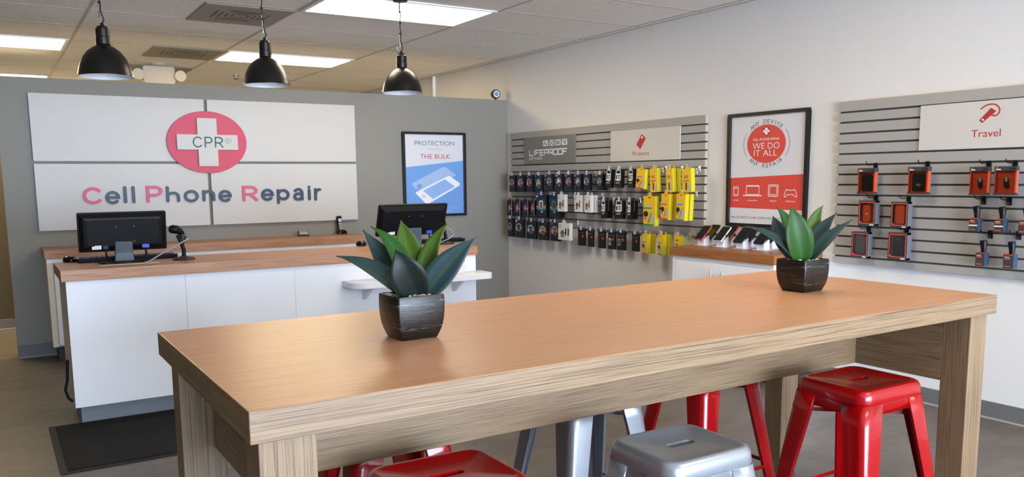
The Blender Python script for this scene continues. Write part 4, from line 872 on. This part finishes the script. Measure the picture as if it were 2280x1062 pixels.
r1 = [(134, 151.5, 390, 427, None, BRN), (152, 171.6, 389.5, 427.5, RDD, PKD), (171.6, 190.5, 389, 427, RDD, RDD), (192.6, 211.6, 389, 430, None, LGY), (217, 235, 387, 424, RDD, RDD), (238, 257, 387, 424, WHT, WHT), (259.5, 278, 387, 424, PKD, PKD), (281, 299, 387, 424, PUR, LGY), (299, 319, 387, 424, BLD, BLD), (329.5, 354, 387, 424, None, TEAL)]
for i, (x0, x1, y0, y1, dt, ac) in enumerate(r1): goods('black', T1, i, 1000+x0, y0, 1000+x1, y1, 2 if i == 9 else 1, dt, ac, desc=nm(i, 'black case box', T1))
for i, (x0, x1, y0, y1, n_, ln) in enumerate([(1349, 1369, 377, 418, 1, .08), (1369, 1391, 377, 418, 1, .03), (1398, 1417, 377, 418, 1, 0)]): goods('bw', T1, i, x0, y0, x1, y1, n_, None, None, ln, desc=nm(i, 'black-and-white box', T1))
goods('yellow', T1, 0, 1418, 376, 1445, 420, 1, None, mat('print_red2', 'd8402c', .4), .1, 'yellow box with red stripe in the slatwall top row')
for i, (x0, x1, n_, ac) in enumerate([(1446.5, 1470.5, 1, RDD), (1482.6, 1515, 2, SKY), (1518, 1546, 1, RDD)]): goods('lime', T1, i, x0, 375, x1, 428, n_, None, ac, -.06, nm(i, 'yellow cable box', T1))
for i, (x0, x1, ac) in enumerate([(1129, 1144, PUR), (1145, 1162, PKD), (1163, 1180, BLD), (1180, 1194, PKD)]): goods('small', T2, i, x0, 446, x1, 480, 1, None, ac, 0, nm(i, 'small black box', T2))
goods('large', T2, 0, 1194, 433, 1223, 484, 1, 1, None, 0, 'large dark box with white phone picture in the slatwall middle row')
goods('large', T2, 1, 1224, 434, 1258, 485, 2, None, None, 0, 'large dark box half hidden by a white box, middle row')
for i, (x0, x1, y0, y1, n_) in enumerate([(1241.5, 1264, 433, 471, 1), (1279, 1301, 435, 472, 1), (1301, 1331, 435, 473.5, 2)]): goods('white', T2, i, x0, y0, x1, y1, n_, None, None, 0, nm(i, 'white case box', T2))
for i, (x0, x1, y0, y1) in enumerate([(1338, 1364, 446, 486.5), (1368, 1393.5, 446, 487.5), (1396, 1421, 447, 489)]): goods('bw', T2, i, x0, y0, x1, y1, 1 if i == 1 else 2, None, None, 0, nm(i, 'black-and-white box', T2))
R2_ = mat('print_red2', 'd8402c')
for i, (x0, x1, y0, y1, n_, ac, ln, what) in enumerate([(1433, 1467, 437, 503, 1, GRN, 0, 'large yellow box with green band in the slatwall middle row'), (1473, 1509, 432, 489.5, 2, R2_, .05, 'yellow box with red band in the slatwall middle row'), (1507, 1545, 432, 491.5, 2, mat('print_band_blue', '3f86c8', .4), .05, 'yellow box with blue band in the slatwall middle row')]): goods('yellow', T2, i, x0, y0, x1, y1, n_, None, ac, ln, what)
for i, (x0, x1, y0, y1, dt, ac) in enumerate([(1131, 1146.5, 486, 527, None, BLD), (1147, 1170, 488, 529, WHT, DARKG), (1172.5, 1198, 492, 532, None, BLD), (1199, 1224, 494, 534.5, None, ORNG), (1226, 1250, 494, 537, PKD, PKD)]): goods('black', T3, i, x0, y0, x1, y1, 1, dt, ac, 0, nm(i, 'black case box', T3))
goods('white', T3, 0, 1243, 497, 1275, 534.5, 1, 1, None, 0, 'white case box with two slots in the slatwall bottom row')
for i, (x0, x1, y0, y1, ac) in enumerate([(1287, 1305, 510, 547, None), (1309, 1324, 511.5, 549.5, None), (1332, 1349.5, 513.6, 553, None), (1354, 1373, 515.5, 555, WHT), (1374, 1395, 516, 557, mat('print_mint', '8ab8a8', .4)), (1407, 1425, 519.7, 560, None)]): goods('slim', T3, i, x0, y0, x1, y1, 1, None, ac, 0, nm(i, 'slim black box', T3))
goods('yellow', T3, 0, 1431, 522, 1460, 566, 2, None, R2_, .03, 'yellow box with red band in the slatwall bottom row')
goods('yellow', T3, 1, 1465.6, 524, 1495, 569, 2, None, GRN, .03, 'yellow box with green band in the slatwall bottom row')
goods('lime', T3, 0, 1501, 526, 1523.5, 553, 1, None, LGY, 0, 'short yellow box behind the corner of the phone display cabinet')
for px, py, lb in ((1293, 437, 'empty wire hook right of the first white box in the middle row'), (1550, 377, 'empty wire hook at the right end of the slatwall top row'), (1533, 526, 'empty wire hook at the right end of the slatwall bottom row'), (1474, 376, 'empty wire hook between yellow boxes in the slatwall top row')):
    q = at(px, py, X=XR-.04); hook(lb, (XR-.032, q.y, q.z), .09, True)

# ------------------------------------------------------------------ boxed accessories on the near slatwall
ORB = mat('carton_orange', 'd8512a', .4); CHAR = mat('carton_charcoal', '3a3a3c', .45); CHD = mat('carton_charcoal_daylit', '666b72', .5); DEV = mat('device_black', '17181a', .45); DEVO = mat('device_orange', 'f2703a', .4); LINER = mat('box_liner', '8a5a50', .5); DEVG = mat('device_grey', '7c828a', .4)  # CHD: charcoal lightened, daylight on the box sides put into its colour
CLEAR = bpy.data.materials.new('clear_plastic'); CLEAR.use_nodes = True; n = CLEAR.node_tree.nodes; l = CLEAR.node_tree.links
n.remove(n['Principled BSDF']); tr = n.new('ShaderNodeBsdfTransparent'); tr.inputs[0].default_value = (.97, .98, .99, 1); gl = n.new('ShaderNodeBsdfGlossy'); gl.inputs['Roughness'].default_value = .12
fr = n.new('ShaderNodeFresnel'); fr.inputs[0].default_value = 1.5; ad = n.new('ShaderNodeMath'); ad.operation = 'ADD'; ad.inputs[1].default_value = .02; l.new(fr.outputs[0], ad.inputs[0])
ms = n.new('ShaderNodeMixShader'); l.new(ad.outputs[0], ms.inputs[0]); l.new(tr.outputs[0], ms.inputs[1]); l.new(gl.outputs[0], ms.inputs[2]); l.new(ms.outputs[0], n['Material Output'].inputs[0])
def place(x0, y0, x1, y1, d, tk):
    A = at(x0, y0, X=XR-d); B = at(x1, (y0+y1)/2, X=XR-d+tk); zt = at((x0+x1)/2, y0, X=XR-d).z; zb = at((x0+x1)/2, y1, X=XR-d).z
    return A.y-B.y, zt-zb, (A.y+B.y)/2, zt
def boxed(desc, x0, y0, x1, y1, style, hk):
    d, tk = .12, {'speaker': .032, 'earpiece': .024}.get(style, .045); w_, h_, yc, zt = place(x0, y0, x1, y1, d, tk)
    t = thing('accessory_box', desc, 'box', (XR-d, yc, zt), RIGHT, 'boxed accessories on the near slatwall')
    X = lambda u: (u-.5)*w_; Z = lambda v: -v*h_
    tray = MB(); tray.box((-w_/2, tk-.008, -h_), (w_/2, tk, 0), CHD)
    rim = ORB if style in ('speaker', 'earpiece') else CHAR
    for lo, hi in (((-w_/2, -h_), (w_/2, -h_+.012)), ((-w_/2, -.012), (w_/2, 0)), ((-w_/2, -h_), (-w_/2+.008, 0)), ((w_/2-.008, -h_), (w_/2, 0))): tray.box((lo[0], 0, lo[1]), (hi[0], tk-.008, hi[1]), rim if style in ('speaker', 'earpiece') else CHD)
    tray.poly([(X(.02), Z(.98)), (X(.98), Z(.98)), (X(.98), Z(.02)), (X(.02), Z(.02))], min(tk-.009, .017), ORB if style in ('speaker', 'earpiece') else LINER)
    tray.build('tray', t)
    hd = MB()
    if style in ('speaker', 'earpiece'):
        hd.box((-w_/2-.001, -.006, -h_*.15), (w_/2+.001, tk, .001), CHAR).poly(rrect(X(.07), Z(.12), X(.3), Z(.085), .001, 1), -.0065, PAPER).poly(rrect(X(.06), Z(.06), X(.18), Z(.03), .001, 1), -.0065, ORB)
        hd.stroke(arc(X(.84), Z(.14), w_*.13, h_*.07, 20, 180, 8), .006, -.0065, None, BOX)
        hd.build('header_card', t)
        MB().box((-w_/2-.001, -.006, -h_), (w_/2+.001, tk, -h_*.95), CHAR).build('base_card', t)
        MB().poly([(-w_/2+.001, -h_*.95), (w_/2-.001, -h_*.95), (w_/2-.001, -h_*.15), (-w_/2+.001, -h_*.15)], -.0035, CLEAR).build('window', t)
    else:
        for q in ([(0, 0), (1, 0), (1, .06), (0, .06)], [(0, .91), (1, .91), (1, 1), (0, 1)], [(0, .06), (.06, .06), (.06, .91), (0, .91)], [(.94, .06), (1, .06), (1, .91), (.94, .91)]): hd.poly([(X(a_), Z(b_)) for a_, b_ in q], -.001, CHAR)
        qq = rrect(X(.075), Z(.90), X(.925), Z(.07), .006, 2); hd.stroke(qq+[qq[0]], .005, -.0014, None, ORB)
        hd.poly(rrect(X(.68), Z(.975), X(.92), Z(.935), .001, 1), -.0015, PAPER); hd.poly(circ(X(.8), Z(.13), w_*.09, h_*.035, 12), -.0015, BOX); hd.poly(circ(X(.13), Z(.86), w_*.06, w_*.06, 10), -.0015, PKD); hd.build('header_card', t)
        MB().poly([(X(.06), Z(.91)), (X(.94), Z(.91)), (X(.94), Z(.06)), (X(.06), Z(.06))], -.0004, CLEAR).build('window', t)
    dv = MB()
    if style == 'speaker': dv.prism(rrect(X(.17), Z(.88), X(.80), Z(.24), .012), .006, tk-.012, DEV); dv.poly(circ(X(.5), Z(.66), w_*.13, h_*.05, 14), .0055, DEVG if 'oval' in desc else DEV)
    elif style == 'earpiece':
        M2 = Matrix.Translation((X(.52), 0, Z(.58))) @ Matrix.Rotation(math.radians(-9), 4, 'Y'); dv.prism(rrect(-w_*.10, -h_*.19, w_*.10, h_*.19, .012), .003, .014, DEV, M2); dv.poly(circ(.004, h_*.12, .008, .014, 10), .0025, LGY, M2)
    elif style == 'charger': dv.prism(rrect(X(.27), Z(.86), X(.70), Z(.17), .018), .0015, .016, DEVO); dv.poly(rrect(X(.38), Z(.54), X(.58), Z(.50), .001, 1), .0010, PAPER)
    elif style == 'orangecase': dv.prism(rrect(X(.26), Z(.84), X(.80), Z(.13), .012), .0015, .016, DEVO)
    elif style == 'greycase': dv.prism(rrect(X(.28), Z(.84), X(.82), Z(.12), .012), .0015, .016, DEVG)
    elif style == 'darkcase': dv.prism(rrect(X(.22), Z(.90), X(.80), Z(.12), .02), .006, tk-.012, DEV); dv.poly(rrect(X(.4), Z(.28), X(.52), Z(.22), .003, 1), .0055, ORB)
    dv.build('device', t, smooth=40)
    q = at(*hk, X=XR-.04); hook('black hook for the '+desc, (XR-.032, yc-.005, zt+.022), d-.02, False, True, 'black hooks on the near slatwall')
boxed('orange box with a plain black speaker, first in the near slatwall', 1911.6, 374.5, 1954.5, 432, 'speaker', (1940, 365))
boxed('orange box with black speaker and grey oval in the near slatwall', 2023.7, 371.6, 2073, 432.6, 'speaker', (2055, 364))
boxed('bright orange box with earpiece, left one of the near slatwall pair', 2161, 371.6, 2206, 434.6, 'earpiece', (2190, 364))
boxed('bright orange box with earpiece, right one of the near slatwall pair', 2216, 370.5, 2268, 434.6, 'earpiece', (2248, 364))
boxed('dark-framed box with narrow orange charger in the near slatwall', 1912.7, 447, 1958.7, 503, 'charger', (1942, 437))
boxed('dark-framed box with wide orange phone case in the near slatwall', 1985, 449.6, 2031, 508, 'orangecase', (2014, 439))
boxed('dark-framed box with grey phone case in the near slatwall', 1896.6, 516.5, 1942, 574.5, 'greycase', (1925, 508))
boxed('orange-framed box with black rounded case in the near slatwall bottom row', 1978.5, 518.5, 2029, 578.7, 'darkcase', (2009.6, 511))
def tubepack(desc, x0, y0, x1, y1, strip):
    d, tk = .12, .045; w_, h_, yc, zt = place(x0, y0, x1, y1, d, tk)
    t = thing('charger_pack', desc, 'pack', (XR-d, yc, zt), RIGHT, 'clear charger packs on the near slatwall')
    sp = .56
    c_ = MB().box((-w_/2, 0, -h_), (w_/2, tk, -h_*sp), CHAR); c_.mi[5] = c_.m(mat('carton_blue_grey', '3a4a64', .4))
    Z = lambda v: -v*h_; X = lambda u: (u-.5)*w_
    c_.poly([(-w_/2, Z(sp)), (w_/2, Z(sp)), (w_/2, Z(sp+.02)), (-w_/2, Z(sp+.02))], -.0006, ORB); c_.poly(rrect(X(.1), Z(.67), X(.6), Z(.64), .001, 1), -.0006, LGY); c_.poly(rrect(X(.1), Z(.72), X(.7), Z(.69), .001, 1), -.0006, ORB)
    if strip: c_.poly([(-w_/2, Z(.82)), (X(.95), Z(.82)), (X(.95), Z(.78)), (-w_/2, Z(.78))], -.0008, PAPER)
    c_.poly(rrect(X(.1), Z(.95), X(.75), Z(.92), .001, 1), -.0006, ORB); c_.build('carton', t)
    MB().add([(-w_/2, .001, -h_*sp), (w_/2, .001, -h_*sp), (w_/2, .001, -.002), (-w_/2, .001, -.002), (w_/2, tk, -h_*sp), (w_/2, tk, -.002), (-w_/2, tk, -h_*sp), (-w_/2, tk, -.002)], [(0, 1, 2, 3), (1, 4, 5, 2)], CLEAR).poly(rrect(X(.1), .0005, X(.9), .02, .008, 3), .018, CLEAR).build('sleeve', t)
    MB().tube([(0, .022, Z(.17)), (.003, .022, Z(.25)), (.006, .022, Z(.42)), (.007, .022, Z(.56))], [.018, .021, .017, .014], DEV, 12).tube([(X(.85), .022, Z(.45)), (X(.75), .022, Z(.52)), (X(.7), .022, Z(.57))], .004, DEV, 6).build('charger', t, smooth=60)
    MB().box((X(.02), -.004, Z(sp+.01)), (X(.25), -.001, Z(sp-.05)), ORB).build('orange_tab', t, bevel=.002)
    hook('black hook for the '+desc, (XR-.032, yc-.005, zt+.012), d-.02, False, True, 'black hooks on the near slatwall')
for nm_, x0, y0, x1, y1, st in (('clear charger pack with white strip under the left earpiece box', 2160.7, 447, 2187.6, 515.7, 1), ('clear charger pack with white strip under the right earpiece box', 2217, 449, 2245.5, 518, 1), ('clear charger pack cut off by the right photo edge', 2271, 450, 2301, 521, 0), ('clear charger pack, left one in the near slatwall bottom row', 2175, 523.6, 2203, 593, 0), ('clear charger pack, right one in the near slatwall bottom row', 2237, 526, 2267, 598.5, 0)): tubepack(nm_, x0, y0, x1, y1, st)

# ------------------------------------------------------------------ phone display cabinet on the right wall
DZ, DTH, DX = .908, .066, 4.403; DY1, DY0 = 4.719, 3.707
DY1 = at(1490, 548, Z=DZ).y
tag(MB().box((0, 0, 0), (XR-DX-.002, DY1-DY0, DTH), CTRY).build('worktop', loc=(DX, DY0, DZ-DTH), bevel=.002), 'wood-grain worktop with display phones on the right wall cabinet', 'countertop')
t = thing('display_cabinet', 'white cabinet with bar-handled doors under the display phones', 'cabinet', (DX+.02, DY1-.02, 0), RIGHT)
L_ = DY1-DY0-.04; zt = DZ-DTH
MB().box((0, .02, .1), (L_, XR-DX-.024, zt), WHITE).build('carcass', t)
MB().box((.03, .07, 0), (L_-.03, XR-DX-.024, .1), DARKG).build('toe_kick', t)
MB().box((0, 0, zt-.028), (L_, .02, zt), WHITE).box((0, 0, .1), (.03, .02, zt-.028), WHITE).box((L_-.03, 0, .1), (L_, .02, zt-.028), WHITE).build('face_frame', t, bevel=.001)
dx1 = (DY1-.02)-at(1601, 600, X=DX+.02).y
for a_, b_, hx_ in ((.033, dx1-.002, dx1-.055), (dx1+.002, L_-.033, dx1+.055)):
    dr = MB().box((a_, -.001, .11), (b_, .019, zt-.031), WHITE).build('door', t, bevel=.0015)
    MB().tube([(hx_, -.03, zt-.085), (hx_, -.03, zt-.33)], .006, CHROME, 10).tube([(hx_, -.03, zt-.12), (hx_, 0, zt-.12)], .0045, CHROME, 8).tube([(hx_, -.03, zt-.30), (hx_, 0, zt-.30)], .0045, CHROME, 8).build('bar_handle', dr, smooth=60)
PHB = mat('phone_black_glass', '08080a', .12); PHR = mat('phone_red_edge', 'd84a48', .35); PHW = mat('phone_white_edge', 'dcdcdc', .35); PHK = mat('phone_dark_edge', '18181a', .35); STW = mat('stand_white', 'e2e4ec', .35)
def display(px, py, edge, desc, where):
    q = at(px, py, Z=DZ); t = thing('phone_stand', 'white pedestal stand under the '+desc, 'stand', (q.x, q.y, DZ), RIGHT, 'phone stands on the display cabinet')
    MB().loft([[(x, y, z) for x, y in rrect(-.062, -.045, .062, .045, .006, 3)] for z in (.0003, .003)], STW).build('base_plate', t)
    MB().loft([[(-.036, -.03, .003), (.036, -.03, .003), (.036, .03, .003), (-.036, .03, .003)], [(-.034, -.028, .05), (.034, -.028, .05), (.034, .028, .078), (-.034, .028, .078)]], STW).build('pedestal', t, bevel=.003)
    M = Matrix.Translation((0, -.012, .088)) @ Matrix.Rotation(math.radians(-47), 4, 'X')
    cl = MB()
    for s_ in (-1, 1): cl.tube([M @ Vector((s_*.02, .016, 0)), M @ Vector((s_*.05, .010, 0)), M @ Vector((s_*.052, -.006, .0))], .006, DARKG, 8)
    cl.lathe([(.016, -.010), (.02, 0), (.016, .010)], DARKG, n=12, M=M @ Matrix.Translation((0, .018, 0)) @ RX)
    cl.build('clamp', t, smooth=50)
    ph = thing('display_phone', desc, 'phone', (q.x, q.y, DZ), RIGHT, 'phones on the display cabinet')
    M2 = M @ Matrix.Translation((0, -.001, .012))
    MB().prism(rrect(-.042, -.075, .042, .075, .009), -.005, .006, edge, M2).build('body', ph, smooth=40, bevel=.0015)
    MB().prism(rrect(-.0395, -.072, .0395, .072, .007), -.0062, -.005, PHB, M2).build('screen', ph, smooth=40)
for px, py, e, ds in ((1566, 546, PHR, 'red-edged display phone in the front row, first from the left'), (1608.5, 549.5, PHW, 'white-edged display phone in the front row'), (1652.7, 553, PHK, 'black display phone in the front row, third from the left'), (1698.8, 556.5, PHK, 'black display phone in the front row nearest the right agave'),
                      (1585, 543.5, PHK, 'black display phone behind the red-edged front one'), (1627, 546.5, PHR, 'red-edged display phone in the back row'), (1671, 550, PHK, 'black display phone in the back row, third from the left'), (1717, 553.5, PHK, 'black display phone in the back row nearest the right agave')):
    display(px, py, e, ds, '')
